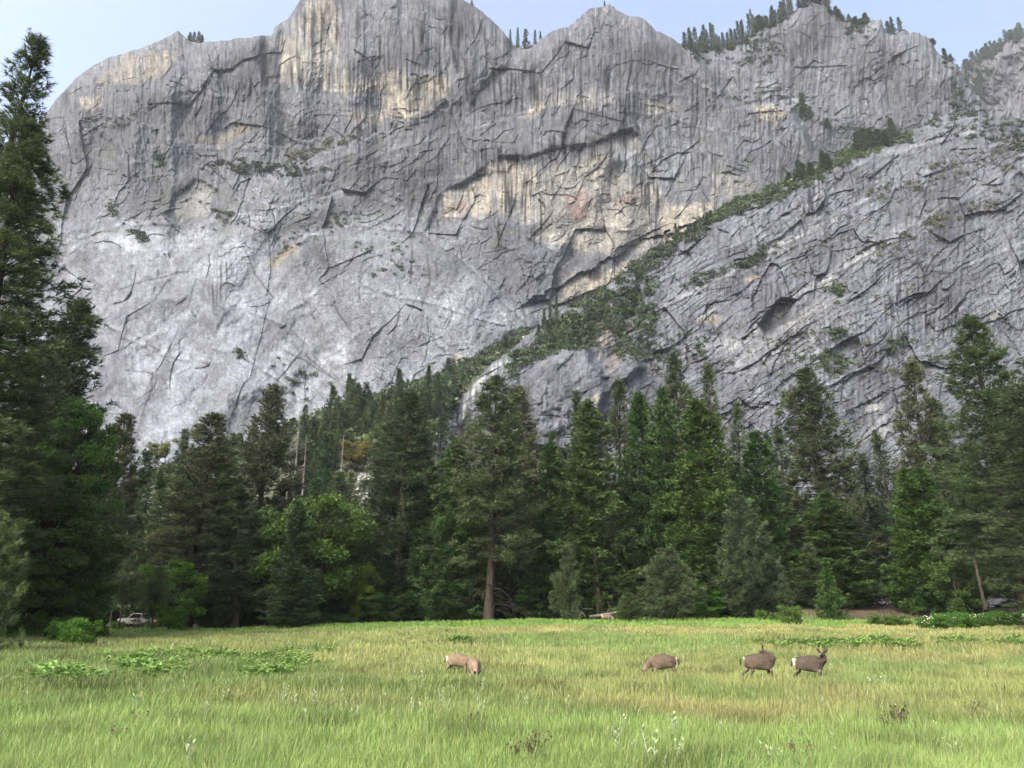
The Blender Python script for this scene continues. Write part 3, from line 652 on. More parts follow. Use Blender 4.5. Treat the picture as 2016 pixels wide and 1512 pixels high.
def conifer(kind, seed, H=30., Rr=4.5, cb=.1, nb=190, dens=5.0, sz=.55, n=8, wr=.1, dead=0, gaps=.12, lim=True, up=0.):
    r = np.random.default_rng(seed); C, Dr, S, T, W = [], [], [], [], []
    lean = r.normal(0, .012, 2)
    def ax(h): return np.array([lean[0] * h + .08 * math.sin(h * .35 + seed), lean[1] * h + .08 * math.cos(h * .3), h])
    hs = np.linspace(0, H * .995, 14)
    tr = .0135 * H * (kind != 'young') + .012 * H * (kind == 'young')
    W.append(tube([ax(h) for h in hs], [max(.02, tr * (1 - h / H) ** .85 * (1.35 if h == 0 else 1)) for h in hs], 9))
    ga = r.uniform(0, 6.28)
    for i in range(nb):
        t = ((i + r.random()) / nb) ** (.92)
        h = cb * H + (1 - cb) * H * t * .99
        az = i * 2.39996 + r.normal(0, .35)
        if kind == 'pine': rr = Rr * min(1, (1 - t) ** .6 + .03) * (.55 + .45 * min(1, t / .22)); el = -.22 + 1.0 * t ** 1.5 + up; cv = .22; vt = .10
        elif kind == 'cedar': rr = Rr * ((1 - t) ** .66 + .015) * (.85 + .15 * min(1, t / .1)); el = -.32 + .75 * t; cv = .30; vt = .12
        elif kind == 'fir': rr = Rr * ((1 - t) ** .82 + .02); el = -.35 + .45 * t; cv = .12; vt = .05
        else: rr = Rr * min(1, (1 - t) ** .62 + .04) * (.8 + .2 * min(1, t / .15)); el = .05 + .7 * t; cv = .25; vt = .12
        lob = 1 + .22 * math.sin(3 * az + h * .5 + ga) * .6 + .46 * float(pn(np.array([az * .9 + seed]), np.array([h / 2.4]), seed)[0])
        if r.random() < gaps: continue
        L = max(.35, rr * lob * r.uniform(.72, 1.12))
        dv = np.array([math.cos(az), math.sin(az), 0]); sv = np.array([-dv[1], dv[0], 0]); b = ax(h)
        el_ = el + r.normal(0, .09)
        f = lambda s: b + dv * (L * s * math.cos(el_))[..., None] + np.array([0, 0, 1.]) * (L * (math.sin(el_) * s + cv * s * s - .06 * s))[..., None]
        m = int(dens * L ** 1.45 * (1.5 if t > .8 else 1)) + 3
        gN = 5 if kind in ('pine', 'young') else 4; mc = max(2, m // gN); m = mc * gN
        s = np.repeat(1 - r.random(mc) ** 1.25 * (.82 if kind != 'pine' else .72), gN)
        lat = np.repeat(r.uniform(-1, 1, mc), gN) * .30 * L * np.sqrt(np.clip(1.12 - s, 0.03, 1)) * (1.25 if kind != 'fir' else 1)
        p = f(s) + sv * lat[:, None]; p[:, 2] += np.repeat(r.normal(0, vt, mc), gN) * (L ** .6) - .10 * np.abs(lat) * (kind != 'pine'); p += r.normal(0, sz * .36, (m, 3))
        C.append(p)
        d = dv * .75 + sv * (lat / L * 1.6)[:, None] + np.array([0, 0, .55 if kind in ('pine', 'young') else (.12 if kind == 'cedar' else -.1)])
        Dr.append(d); S.append(np.full(m, sz) * r.uniform(.75, 1.2, m))
        T.append(np.clip(r.normal(.40, .10) + np.repeat(r.normal(0, .17, mc), gN) + .28 * (s - .6), 0, 1))  # tint paints lit tips and dark inner gaps along each branch
        if lim:
            q = np.linspace(0, .92, 4); W.append(tube(f(q), [max(.012, .016 * L * (1 - .8 * k_)) for k_ in q], 4))
    for i in range(dead):
        h = H * r.uniform(.04, cb * 1.1 + .03); az = r.uniform(0, 6.28); L = Rr * r.uniform(.35, .95); dv = np.array([math.cos(az), math.sin(az), 0]); b = ax(h)
        q = np.linspace(0, 1, 6)
        pts = b + dv * (L * q)[:, None] + np.array([0, 0, 1.]) * (L * (.25 * q - .75 * q * q))[:, None] + r.normal(0, .06, (6, 3))
        W.append(tube(pts, .045 * (1 - .75 * q), 4))
        for _ in range(3):
            k = r.integers(2, 5); e = pts[k] + np.array([dv[0] * .5, dv[1] * .5, -.6]) * r.uniform(.5, 1.2) + r.normal(0, .25, 3)
            W.append(tube([pts[k], (pts[k] + e) / 2 + r.normal(0, .08, 3), e], [.02, .016, .008], 3))
    tv, tf = joinq(W)
    C = np.concatenate(C); Dr = np.concatenate(Dr); S = np.concatenate(S); T = np.concatenate(T)
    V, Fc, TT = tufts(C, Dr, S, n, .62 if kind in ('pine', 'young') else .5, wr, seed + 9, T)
    return (tv, tf), (V, Fc, TT), H
def broadleaf(seed, H=14., Rr=5., nl=16, leaf=.32, per=900, flat=.75, low=.2):
    r = np.random.default_rng(seed); W = []; C, Dr, T = [], [], []
    tr = .024 * H
    fork = H * .25
    W.append(tube([(0, 0, 0), (.1, .05, fork * .6), (.05, .1, fork), (.1, 0, H * .7)], [tr * 1.3, tr, tr * .85, tr * .3], 8))
    for i in range(nl):
        az = i * 2.39996 + r.normal(0, .3); el = r.uniform(.1, 1.45); hh = low * H + (1 - low) * H * ((i + .5) / nl) * .92
        rr = Rr * math.sqrt(max(.08, 1 - ((hh / H - .52) / .55) ** 2)) * r.uniform(.55, .88)
        e = np.array([math.cos(az) * rr, math.sin(az) * rr, hh])
        s0 = np.array([.05, .05, min(hh * .7, fork + r.uniform(-.5, H * .3))])
        mid = (s0 + e) / 2 + r.normal(0, .3, 3); W.append(tube([s0, mid, e], [tr * .4, tr * .25, tr * .07], 5))
        cr = Rr * r.uniform(.32, .5)
        for _ in range(5):
            c2 = e + r.normal(0, .5, 3) * cr * np.array([1, 1, .6]); W.append(tube([mid, (mid + c2) / 2 + r.normal(0, .2, 3), c2], [tr * .15, tr * .1, .02], 3))
            cr2 = cr * r.uniform(.45, .8); m = per // 5
            d = r.normal(0, 1, (m, 3)); d /= np.linalg.norm(d, axis=1, keepdims=True)
            q = r.random(m) ** .45
            C.append(c2 + d * (cr2 * q)[:, None] * np.array([1, 1, .62])); Dr.append(d * .6 + np.array([0, 0, .15]))
            T.append(np.clip(r.normal(.45, .13) + r.normal(0, .12, m), 0, 1))
    C = np.concatenate(C); C[:, 2] = np.maximum(C[:, 2], .15)
    V, Fc, TT = tufts(C, np.concatenate(Dr), np.full(len(C), leaf) * r.uniform(.6, 1.2, len(C)), 2, .8, .38, seed + 3, np.concatenate(T), quad=True)
    return joinq(W), (V, Fc, TT), H
def snag(seed, H=18.):
    r = np.random.default_rng(seed); W = [tube([(0, 0, 0), (.1, 0, H * .5), (.05, .1, H)], [.28, .17, .03], 7)]
    for i in range(46):
        h = H * r.uniform(.2, .97); az = r.uniform(0, 6.28); L = (1 - h / H) * 2.2 + .5; dv = np.array([math.cos(az), math.sin(az), 0])
        W.append(tube([np.array([0, 0, h]), np.array([0, 0, h - .1]) + dv * L * .5, np.array([0, 0, h - .35 * L]) + dv * L], [.05, .035, .012], 3))
    return joinq(W)

PROTO = {}
def make_proto(key, gen, matl, matb=M_BARK):
    (tv, tf), (V, Fc, T), H = gen
    PROTO[key] = (mesh_np("trunk_" + key, tv, tf, [matb], smooth=True), leafmesh("crown_" + key, V, Fc, T, matl), H)
make_proto('pineA', conifer('pine', 1, 34, 5.0, .12, 250, 5.2, .62, 9, .085, dead=14, gaps=.10), M_NEEDLE)
make_proto('pineB', conifer('pine', 2, 34, 4.6, .06, 270, 5.4, .58, 9, .085, dead=8, gaps=.14), M_NEEDLE)
make_proto('pineC', conifer('pine', 3, 34, 4.2, .10, 220, 5.0, .60, 9, .085, dead=6, gaps=.26, up=.1), M_NEEDLE)
make_proto('pineBig', conifer('pine', 4, 46, 6.0, .10, 330, 7.0, .50, 11, .07, dead=14, gaps=.12), M_NEEDLE)
make_proto('pineTip', conifer('pine', 15, 46, 4.4, .10, 320, 4.4, .52, 11, .07, dead=10, gaps=.18), M_NEEDLE)
make_proto('pineTrunk', conifer('pine', 14, 34, 5.2, .22, 200, 5.6, .60, 9, .085, dead=34, gaps=.16), M_NEEDLE)
make_proto('cedarA', conifer('cedar', 5, 28, 4.6, .03, 300, 7.0, .50, 7, .15, gaps=.10), M_SPRAY)
make_proto('cedarB', conifer('cedar', 6, 28, 4.4, .05, 280, 6.8, .52, 7, .15, gaps=.16), M_SPRAY)
make_proto('firA', conifer('fir', 7, 28, 3.6, .05, 260, 7.0, .48, 7, .12, gaps=.10), M_SPRAY)
make_proto('firB', conifer('fir', 8, 28, 3.2, .04, 240, 6.6, .50, 7, .12, gaps=.18), M_NEEDLE)
make_proto('youngA', conifer('young', 9, 9, 2.9, .04, 120, 17, .34, 10, .06, gaps=.08), M_NEEDLE)
make_proto('youngB', conifer('young', 10, 9, 2.5, .03, 110, 17, .34, 10, .06, gaps=.14), M_NEEDLE)
make_proto('sapling', conifer('cedar', 11, 6, 1.5, .02, 110, 26, .26, 7, .13, gaps=.06), M_SPRAY)
make_proto('oakA', broadleaf(21, 14, 5.2, 17, .34, 950), M_LEAF)
make_proto('oakB', broadleaf(22, 14, 4.6, 15, .34, 900, low=.08), M_LEAF)
make_proto('oakTall', broadleaf(24, 28, 5.4, 40, .36, 900, low=.1), M_LEAF)
make_proto('youngUp', conifer('young', 12, 9, 2.6, .38, 90, 17, .34, 10, .06, gaps=.14), M_NEEDLE)
make_proto('bush', broadleaf(23, 2.2, 1.6, 12, .13, 500, low=.0), M_LEAF)
SNAG = mesh_np("snag", *snag(31), [M_DEAD], smooth=True)
def far_tree(seed, kind, nb):
    (tv, tf), (V, Fc, T), H = conifer(kind, seed, 20, 2.9 if kind == 'fir' else 3.3, .08, nb, 3.2, .8, 6, .18, gaps=.12, lim=False)
    q = np.stack([Fc[:, 0], Fc[:, 1], Fc[:, 2]], -1)
    tri = np.concatenate([tf[:, [0, 1, 2]], tf[:, [0, 2, 3]]])
    me = mesh_np("far_conifer", np.concatenate([tv, V]), np.concatenate([tri, q + len(tv)]), [M_BARK, M_NEEDLE], midx=np.concatenate([np.zeros(len(tri)), np.ones(len(q))]))
    a = me.attributes.new("tint", 'FLOAT', 'POINT'); a.data.foreach_set("value", np.concatenate([np.zeros(len(tv)), T]).astype(np.float32))
    return me
FAR = [far_tree(41, 'fir', 110), far_tree(42, 'cedar', 90), far_tree(43, 'fir', 70)]

NAMES = {'pine': ('pine_tree', 'pine'), 'cedar': ('cedar_tree', 'cedar'), 'fir': ('fir_tree', 'fir'), 'young': ('young_pine', 'young pine'), 'sapling': ('cedar_sapling', 'sapling'), 'oak': ('broadleaf_tree', 'broadleaf tree'), 'bush': ('bush', 'bush')}
def tree(key, base, H, hw, col, rot, label, group=None, name=None, cat=None):
    """base: world point; hw: crown half-width in metres"""
    tm, cm, H0 = PROTO[key]
    nm, ct = next(v for k, v in NAMES.items() if key.startswith(k))
    e = bpy.data.objects.new(name or nm, None); COL.objects.link(e); e.empty_display_size = 1
    e.location = base; e.rotation_euler = (0, 0, rot)
    zs = H / H0
    co = cm.get("hw")
    if co is None:
        n = len(cm.vertices); a = np.empty(n * 3, np.float32); cm.vertices.foreach_get("co", a); a = a.reshape(-1, 3)
        co = float(np.percentile(np.hypot(a[:, 0], a[:, 1]), 97)); cm["hw"] = co
    s = hw / co
    e.scale = (s, s, zs)
    tag(e, label, cat or ct, group)
    t = obj("trunk", tm, e); c = obj("crown", cm, e)
    c.color = tuple(col) + (1,)
    return e
def ptree(key, px, py, Y, hwpx, col, label, group=None, rot=None, **kw):
    """tree whose tip is seen at photo pixel (px,py) at distance Y"""
    x, y, z = [float(q) for q in P(px, py, Y)]
    g = float(gz(x, y))
    hw = hwpx * Y * (1.36 if key.startswith('pine') else (1.06 if key.startswith('young') or key == 'sapling' else 1.34)) / F
    return tree(key, (x, y, g - .1), z - g + .1, hw, col, (px * .7 + py * .13) % 6.28 if rot is None else rot, label, group, **kw)
G1 = (1, 1, 1); BR = (1.35, 1.0, .95); DK = (.75, .78, .85); BG = (.85, 1.05, 1.15); LG = (1.25, 1.35, .95); YG = (1.5, 1.45, .7); DG = (.8, .95, .8)
MAIN = [
 ('pineTip', 48, 58, 60, 112, (.85,.95,.9), "tallest pine at the left edge, its ragged tip against the sky"),
 ('pineBig', 72, 243, 54, 150, (.95,1.0,.85), "huge dense pine at the left edge below the tallest pine's ragged tip"),
 ('pineB', 152, 592, 76, 92, DK, "dark pine with sparse top against the bright apron, right of the huge pines"),
 ('pineC', 118, 640, 80, 80, DK, "dark pine half hidden behind the huge left edge pines"),
 ('oakTall', 178, 770, 72, 62, (.75,.95,.7), "tall green broadleaf tree leaning out of the dark pines at the left"),
 ('oakTall', 110, 925, 64, 95, (.85,.8,.75), "dull brownish green broadleaf tree below the left edge pines"),
 ('oakB', 190, 1010, 70, 50, (.85,.9,.65), "dull olive broadleaf tree with thin foliage above the left bushes"),
 ('youngA', 2, 1015, 46, 66, (1.3,1.45,1.1), "pale green young pine cut off by the left edge of the photo"),
 ('pineA', 243, 815, 102, 52, (1.0,.9,.9), "dark grey brown pine with open top, standing over the white pickup"),
 ('firA', 290, 885, 116, 38, BG, "blue green fir between the grey brown pine and the broad brown pine"),
 ('firB', 330, 925, 112, 34, (1.0,1.2,1.0), "shorter green fir left of the broad brown pine"),
 ('firB', 373, 845, 118, 26, DK, "narrow dark fir tip just left of the broad brown pine"),
 ('pineA', 413, 815, 100, 74, (1.15,1.05,1.02), "broad brownish pine standing left of the big yellow green maple"),
 ('firB', 462, 855, 122, 34, (1.0,1.15,1.05), "green fir between the two brown pines"),
 ('pineB', 536, 757, 108, 66, (1.0,.9,.9), "tall dark brown pine with narrow pointed top left of the snags"),
 ('pineC', 492, 955, 98, 52, (.85,.95,.85), "dark green pine in front of the tall dark brown pine"),
 ('firB', 600, 880, 128, 40, (1.0,1.0,.95), "grey green fir among the bare snags"),
 ('firA', 645, 850, 150, 34, BG, "blue green fir on the slope above the big maple"),
 ('firB', 672, 930, 130, 34, (1.2,1.35,1.1), "pale green fir with thin crown rising behind the big maple"),
 ('firA', 625, 940, 124, 36, (1.1,1.3,1.1), "green fir rising behind the left half of the big maple"),
 ('firB', 700, 975, 126, 26, (1.5,1.6,1.5), "pale silvery fir between the big maple and the dark broad pine"),
 ('oakA', 640, 985, 101, 74, (.85,.95,.68), "big yellow green maple, its rounded crown lit from above"),
 ('oakA', 548, 1005, 103, 58, (.8,.95,.8), "darker broadleaf tree left of the big yellow green maple"),
 ('cedarB', 590, 985, 94, 38, (.75,.85,.8), "slim dark cedar standing in front of the big yellow green maple"),
 ('cedarB', 588, 1105, 90, 36, (.8,.95,.85), "short dark cedar at the meadow edge below the slim dark cedar"),
 ('oakB', 722, 1098, 104, 24, (1.5,1.35,.7), "small bright yellow green tree glowing between the maple and the dark pines"),
 ('pineB', 800, 772, 108, 78, (.75,.85,.8), "broad dark pine left of the scree gully"),
 ('pineB', 752, 900, 112, 56, (.8,.85,.8), "dark pine on the left flank of the broad dark pine"),
 ('pineC', 836, 835, 112, 40, (.75,.85,.85), "dark pine filling the right flank of the broad dark pine"),
 ('cedarA', 906, 862, 103, 54, (.95,1.15,.85), "green cedar left of the pine with the bare lower trunk"),
 ('cedarB', 862, 930, 106, 50, (.8,1.0,.8), "dark green cedar between the broad dark pine and the green cedar"),
 ('pineTrunk', 968, 742, 100, 72, (1.1,1.08,1.0), "great grey pine with bare lower trunk and drooping dead branches at the meadow edge"),
 ('pineB', 1020, 760, 114, 60, (1.05,.95,.9), "tall brownish pine just right of the great grey pine"),
 ('cedarB', 1080, 850, 107, 40, (.8,1.0,.75), "dark green cedar between the brownish pine and the tall pale green cedar"),
 ('firB', 1132, 772, 122, 32, DK, "dark pointed conifer peeping out behind the tall pale green cedar"),
 ('cedarA', 1147, 792, 104, 72, (1.15,1.2,.95), "tall pale green cedar with conical crown in the middle of the wood"),
 ('pineC', 1206, 752, 114, 42, (.85,.85,.85), "dark narrow pine between the pale green cedar and the cedar cluster"),
 ('cedarA', 1262, 772, 109, 56, (.8,1.0,.75), "left cedar of the dense green cluster right of centre"),
 ('cedarB', 1299, 765, 107, 50, (.8,1.05,.7), "middle cedar of the dense green cluster right of centre"),
 ('pineB', 1330, 697, 120, 50, (.95,.95,.9), "tallest pine behind the dense green cedar cluster"),
 ('cedarA', 1378, 788, 103, 74, (1.1,1.25,.75), "bright green cedar at the right of the dense cluster"),
 ('pineC', 1390, 722, 126, 34, (.9,1.0,.95), "slender pine rising behind the bright green cedar"),
 ('pineC', 1440, 795, 128, 32, (1.2,1.25,1.2), "thin see-through pale pine right of the bright green cedar"),
 ('cedarA', 1478, 850, 107, 56, (.7,.95,.65), "deep green cedar between the see-through pale pine and the tall lone pine"),
 ('firA', 1508, 850, 124, 26, DG, "small dark fir tip right of the deep green cedar"),
 ('pineC', 1534, 840, 126, 34, (.95,1.05,1.0), "thin pine between the deep green cedar and the tall lone pine"),
 ('pineA', 1589, 725, 110, 68, (.95,.92,.9), "tall lone dark pine against the grey buttress right of centre"),
 ('cedarB', 1612, 970, 103, 62, (1.05,1.2,.85), "clumpy green cedar below the tall lone dark pine"),
 ('cedarB', 1665, 1000, 107, 44, (.85,1.0,.85), "darker clumpy conifer right of the clumpy green cedar"),
 ('firB', 1700, 895, 116, 36, (.8,.9,.9), "dark fir beside the narrow gap of bare rock"),
 ('pineC', 1785, 720, 118, 56, (1.15,1.05,1.0), "thin brownish pine with open crown behind the bright cedars at the right"),
 ('pineC', 1740, 850, 124, 36, (.95,1.05,1.05), "hazy pine left of the thin brownish pine"),
 ('cedarA', 1776, 924, 98, 46, (.95,1.25,.65), "left of the two bright green cedars above the bare soil bank"),
 ('cedarA', 1806, 922, 99, 52, (.85,1.15,.65), "right of the two bright green cedars above the bare soil bank"),
 ('cedarB', 1850, 985, 100, 52, (.65,.85,.6), "very dark cedar right of the two bright green cedars"),
 ('pineB', 1842, 785, 116, 44, (1.0,1.1,1.05), "mid green pine left of the great pine on the right"),
 ('pineBig', 1912, 622, 88, 92, (.9,1.1,.9), "great green pine towering on the right side above all its neighbours"),
 ('pineB', 1985, 780, 92, 74, (.85,1.0,.9), "dark pine right of the great green pine"),
 ('pineBig', 2050, 690, 66, 120, (.8,.85,.8), "large shadowy pine filling the right edge of the photo"),
 ('youngB', 1114, 1075, 94, 28, (.95,1.05,.85), "small pale young pine standing alone at the meadow edge left of the brown trunk"),
 ('youngA', 1310, 1082, 93, 58, (.95,1.02,.95), "bushy grey green young pine with upright candles at the meadow edge"),
 ('youngA', 1238, 1168, 91, 30, (1.1,1.2,.85), "low pine bush with pale candles beside the bushy grey green young pine"),
 ('youngA', 1452, 985, 97, 62, (.78,.9,.88), "blue grey young pine reaching half the height of the wood behind"),
 ('youngB', 1492, 1050, 98, 46, (.75,.88,.86), "smaller blue grey pine on the right flank of the blue grey young pine"),
 ('youngB', 1590, 1072, 101, 32, (1.0,1.1,1.0), "grey green young pine left of the little dark cedar"),
 ('sapling', 1626, 1108, 93, 24, (.9,1.2,.7), "little dark green cedar standing alone on the bare ground"),
 ('youngUp', 316, 1118, 86, 34, (1.2,1.35,.9), "small pine with bare stem in front of the bright broadleaf tree at the left"),
 ('oakB', 352, 1098, 92, 44, (1.15,1.45,.75), "bright green broadleaf tree behind the small slanting pine at the left"),
 ('youngUp', 254, 1105, 96, 30, (.9,1.1,.85), "dark young pine standing over the white pickup"),
 ('youngUp', 200, 1120, 92, 30, (.75,.95,.75), "dark young conifer left of the white pickup"),
 ('youngB', 452, 1135, 100, 26, (.85,1.0,.85), "thin dark sapling left of the dark parked car"),
 ('oakB', 484, 1128, 102, 22, (.7,.85,.7), "slim leafy sapling just left of the dark parked car"),
 ('oakB', 526, 1120, 106, 30, (.55,.7,.6), "dark leafy understory tree above the dark parked car"),
 ('cedarB', 880, 1060, 101, 30, (.7,.95,.7), "short dark cedar under the green cedar"),
 ('cedarB', 1058, 1010, 103, 40, (.7,.95,.7), "dark cedar skirt right of the bare lower trunk"),
 ('cedarB', 1165, 1010, 101, 34, (.75,.95,.75), "dark lower cedar above the brown trunk and the distant deer"),
 ('oakB', 1390, 1145, 98, 26, (.8,1.15,.6), "low green shrub tree between the two grey green young pines"),
 ('oakB', 1868, 1090, 90, 36, (.6,.7,.55), "shadowy leafy shrub tree right of the very dark cedar"),
 ('youngB', 1540, 1130, 96, 20, (1.0,1.1,1.1), "tiny pine between the blue grey pines and the little dark cedar"),
]
for key, px, py, Y, hw, col, lab in MAIN:
    ptree(key, px, py, Y, hw, col, lab)
# wood behind the front trees
rr = random.Random(3)
INF = []
for px in range(-60, 2110, 46):
    for Y in (122, 134):
        x_ = px + rr.uniform(-20, 20)
        lim = np.interp(x_, [0, 250, 330, 420, 560, 720, 850, 1100, 1210, 1440, 1560, 1650, 1690, 1800, 2100], [760, 930, 955, 900, 930, 985, 900, 900, 930, 900, 930, 1035, 1000, 880, 860])
        INF.append((x_, lim + rr.uniform(0, 90), Y + rr.uniform(-5, 6)))
for px, py, Y in INF:
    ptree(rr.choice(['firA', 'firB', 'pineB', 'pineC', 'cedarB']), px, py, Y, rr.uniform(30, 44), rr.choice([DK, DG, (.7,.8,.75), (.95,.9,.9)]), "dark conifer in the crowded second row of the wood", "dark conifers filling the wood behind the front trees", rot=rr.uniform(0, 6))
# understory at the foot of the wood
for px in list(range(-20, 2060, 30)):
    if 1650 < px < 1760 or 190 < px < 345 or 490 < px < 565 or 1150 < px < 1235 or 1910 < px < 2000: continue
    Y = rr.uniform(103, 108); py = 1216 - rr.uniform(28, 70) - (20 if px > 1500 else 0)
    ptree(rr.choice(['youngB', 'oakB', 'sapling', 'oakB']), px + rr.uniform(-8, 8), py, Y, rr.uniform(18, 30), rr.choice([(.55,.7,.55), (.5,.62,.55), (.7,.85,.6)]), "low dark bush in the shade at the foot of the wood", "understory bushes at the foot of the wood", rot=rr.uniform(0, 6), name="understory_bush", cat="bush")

# trees on slopes and crests
def far(px, py, at, Hpx, wpx, col, label, group, k=None, rise=0):
    x, y, z = at(px, py); d = math.sqrt(x * x + y * y + z * z) * 1.0
    H = Hpx / F * d / math.cos(math.atan2(z, y)) * .95
    e = obj("distant_conifer", FAR[k if k is not None else rr.randrange(3)], None, (x, y + rise, z - H * .04))
    s = (wpx / F * d) / 2.6
    e.scale = (s, s, H / 20); e.rotation_euler = (0, 0, rr.uniform(0, 6.28)); e.color = tuple(col) + (1,)
    tag(e, label, "conifer", group); return e
HZ = (1.1, 1.2, 1.3)  # skyline haze put into the needle tint, bluer and lighter
for px in np.linspace(1352, 1484, 22): far(px + rr.uniform(-3, 3), A_TOPAT(px) + rr.uniform(2, 14), A_AT, rr.uniform(16, 50), rr.uniform(4, 7), HZ, "small dark conifer in the long row on the skyline left of the rightmost peak", "skyline conifers left of the rightmost peak")
for px in np.linspace(1486, 1562, 15): far(px + rr.uniform(-2, 2), A_TOPAT(px) + rr.uniform(1, 6), A_AT, rr.uniform(16, 44), rr.uniform(4, 7), HZ, "small dark conifer on the skyline climbing to the rightmost peak", "skyline conifers climbing to the rightmost peak")
for px in np.linspace(1572, 1705, 17): far(px + rr.uniform(-3, 3), A_TOPAT(px) + rr.uniform(1, 8), A_AT, rr.uniform(8, 30), rr.uniform(3, 7), HZ, "small conifer on the summit of the rightmost peak", "conifers on the rightmost peak")
for px, h in ((1706, 12), (1750, 20), (1760, 26), (1774, 24), (1838, 10), (1862, 18), (1874, 12)): far(px, A_TOPAT(px) + 2, A_AT, h, 5, HZ, "tiny conifer on the jagged crest right of the rightmost peak", "conifers on the jagged crest at the right")
far(1005, 90, A_AT, 28, 3.4, HZ, "thin little conifer at the left of the notch between the two middle peaks", None, 0)
far(1020, 94, A_AT, 36, 3.8, HZ, "tall thin conifer in the notch between the two middle peaks", None, 0)
far(1037, 97, A_AT, 36, 6.5, HZ, "stoutest conifer in the notch between the two middle peaks", None, 1)
far(1055, 88, A_AT, 26, 4, HZ, "conifer on the right side of the notch between the two middle peaks", None, 2)
far(1066, 78, A_AT, 14, 3, HZ, "smallest conifer of the notch between the two middle peaks", None, 2)
for px, h in ((374, 13), (382, 16), (390, 18), (398, 12)): far(px, A_TOPAT(px) + 2, A_AT, h, 4, HZ, "tiny conifer beside the pointed knob on the left skyline", "tiny conifers by the pointed knob")
far(930, 12, A_AT, 9, 2.5, HZ, "single tiny conifer on the right shoulder of the highest peak", None)
far(1192, 14, A_AT, 10, 2, HZ, "tiny bare conifer on the summit of the middle peak", None)
for px in np.linspace(1905, 2012, 22): far(px + rr.uniform(-3, 3), C_TOPAT(px) + rr.uniform(1, 12), C_AT, rr.uniform(12, 26), rr.uniform(3.5, 6.5), (1.3, 1.45, 1.7), "hazy conifer on the far ridge at the right edge", "conifers on the far ridge at the right")  # stronger haze tint put into the far ridge conifers
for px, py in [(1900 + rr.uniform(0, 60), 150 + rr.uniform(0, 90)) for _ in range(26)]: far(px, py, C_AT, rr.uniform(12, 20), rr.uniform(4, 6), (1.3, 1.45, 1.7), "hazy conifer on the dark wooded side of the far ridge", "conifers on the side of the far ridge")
far(1586, 240, A_AT, 52, 10, (.95,1.05,1.05), "lone dark conifer on the cliff face below the rightmost peak", None, 1)
far(1631, 255, A_AT, 20, 6, (.95,1.05,1.05), "short dark conifer on the ledge below the lone cliff conifer", None, 0)
far(1758, 272, A_AT, 34, 9, (.95,1.05,1.05), "dark conifer at the top of the vegetated ramp, beside the round clump", None, 1)
for px, py, h in ((1690,296,34),(1702,294,40),(1716,290,36),(1730,286,30),(1744,284,26)): far(px, py + 4, B_AT, h, 10, (.9,1.0,.95), "dark bushy conifer in the clump at the top of the vegetated ramp", "conifer clump at the top of the ramp", 1)
for px, py, h in ((1576,352,38),(1584,350,30),(1600,344,24),(1624,332,36),(1632,330,30),(1556,360,22)): far(px, py + 4, B_AT, h, 9, (.9,1.0,.9), "dark conifer midway up the vegetated ramp", "conifers midway up the ramp")
for px, py, h in ((1334,478,44),(1370,458,26),(1352,468,18),(1300,500,14),(1395,440,18)): far(px, py + 4, B_AT, h, 6, (.9,1.0,.9), "slim conifer on the lower vegetated ramp", "slim conifers on the lower ramp", 0)
for px, py, h in ((1072,648,44),(1085,652,60),(1096,650,74),(1080,660,30),(1062,660,24),(1108,640,20)): far(px, py, B_AT, h, 6, (.8,.9,.8), "narrow dark conifer in the cluster below the streaked alcove", "narrow conifers below the alcove", 0)
for px, py, h, w_, c_, l_ in ((884,742,40,10,DK,"dark conifer standing against the cliff foot where the slope steepens"),(996,690,30,9,DK,"dark little conifer near the head of the slope"),(686,800,68,11,DG,"tall slender conifer on the slope against the pale cliff"),(704,812,62,9,DG,"conifer with bare stem and tufted top on the slope"),(654,812,56,11,DG,"conifer left of the tall slender one on the slope"),(728,812,46,10,DG,"squat conifer right of the tufted one on the slope"),(768,790,26,9,DG,"small conifer at the foot of the pale cliff")):
    far(px, py, D_AT, h, w_, c_, l_, None, 0)
for i in range(150):
    px = rr.uniform(590, 880); py = rr.uniform(float(np.interp(px, [590, 700, 870], [850, 815, 760])), 1000)
    if 672 < px < 745 and 868 < py < 985: continue
    far(px, py, D_AT, rr.uniform(30, 72), rr.uniform(9, 16), rr.choice([DG, G1, BG, (.9,1.1,.85), LG]), "conifer in the wood on the talus slope", "conifers on the talus slope", rise=-4)
for px in range(285, 590, 14):
    far(px + rr.uniform(-5, 5), D_TOPAT(px) + rr.uniform(5, 40), D_AT, rr.uniform(20, 46), rr.uniform(8, 13), rr.choice([G1, BG, DG]), "conifer at the foot of the pale apron", "conifers at the foot of the apron", rise=-4)
def put_snag(px, py, Y, Hh, lab):
    x, y, z = [float(q) for q in P(px, py, Y)]
    o = obj("dead_tree", SNAG, None, (x, y, z - Hh)); o.scale = (Hh / 18 * .9, Hh / 18 * .9, Hh / 18); o.rotation_euler = (0, 0, px); tag(o, lab, "dead tree")
put_snag(591, 806, 125, 22, "tallest bare grey snag between the dark brown pine and the slope"); put_snag(575, 868, 122, 17, "bare snag left of the tallest snag")
put_snag(604, 858, 123, 18, "bare snag right of the tallest snag"); put_snag(677, 850, 140, 16, "bleached white snag above the big maple"); put_snag(228, 1150, 95, 5, "thin pale dead stem left of the white pickup")
put_snag(1546, 1150, 96, 4.5, "pale leaning dead stem left of the little dark cedar")
# rust coloured bush on the slope
x, y, z = D_AT(708, 915); tree('bush', (x, y - 9, z - 1), 7.5, 6.0, (1.7, .95, .75), 1., "rust brown bush on the slope above the silvery fir")
x, y, z = D_AT(342, 925); tree('bush', (x, y - 12, z + 2), 5.0, 4.0, (1.5, 1.1, .65), 1., "small yellow brown bush at the foot of the apron")

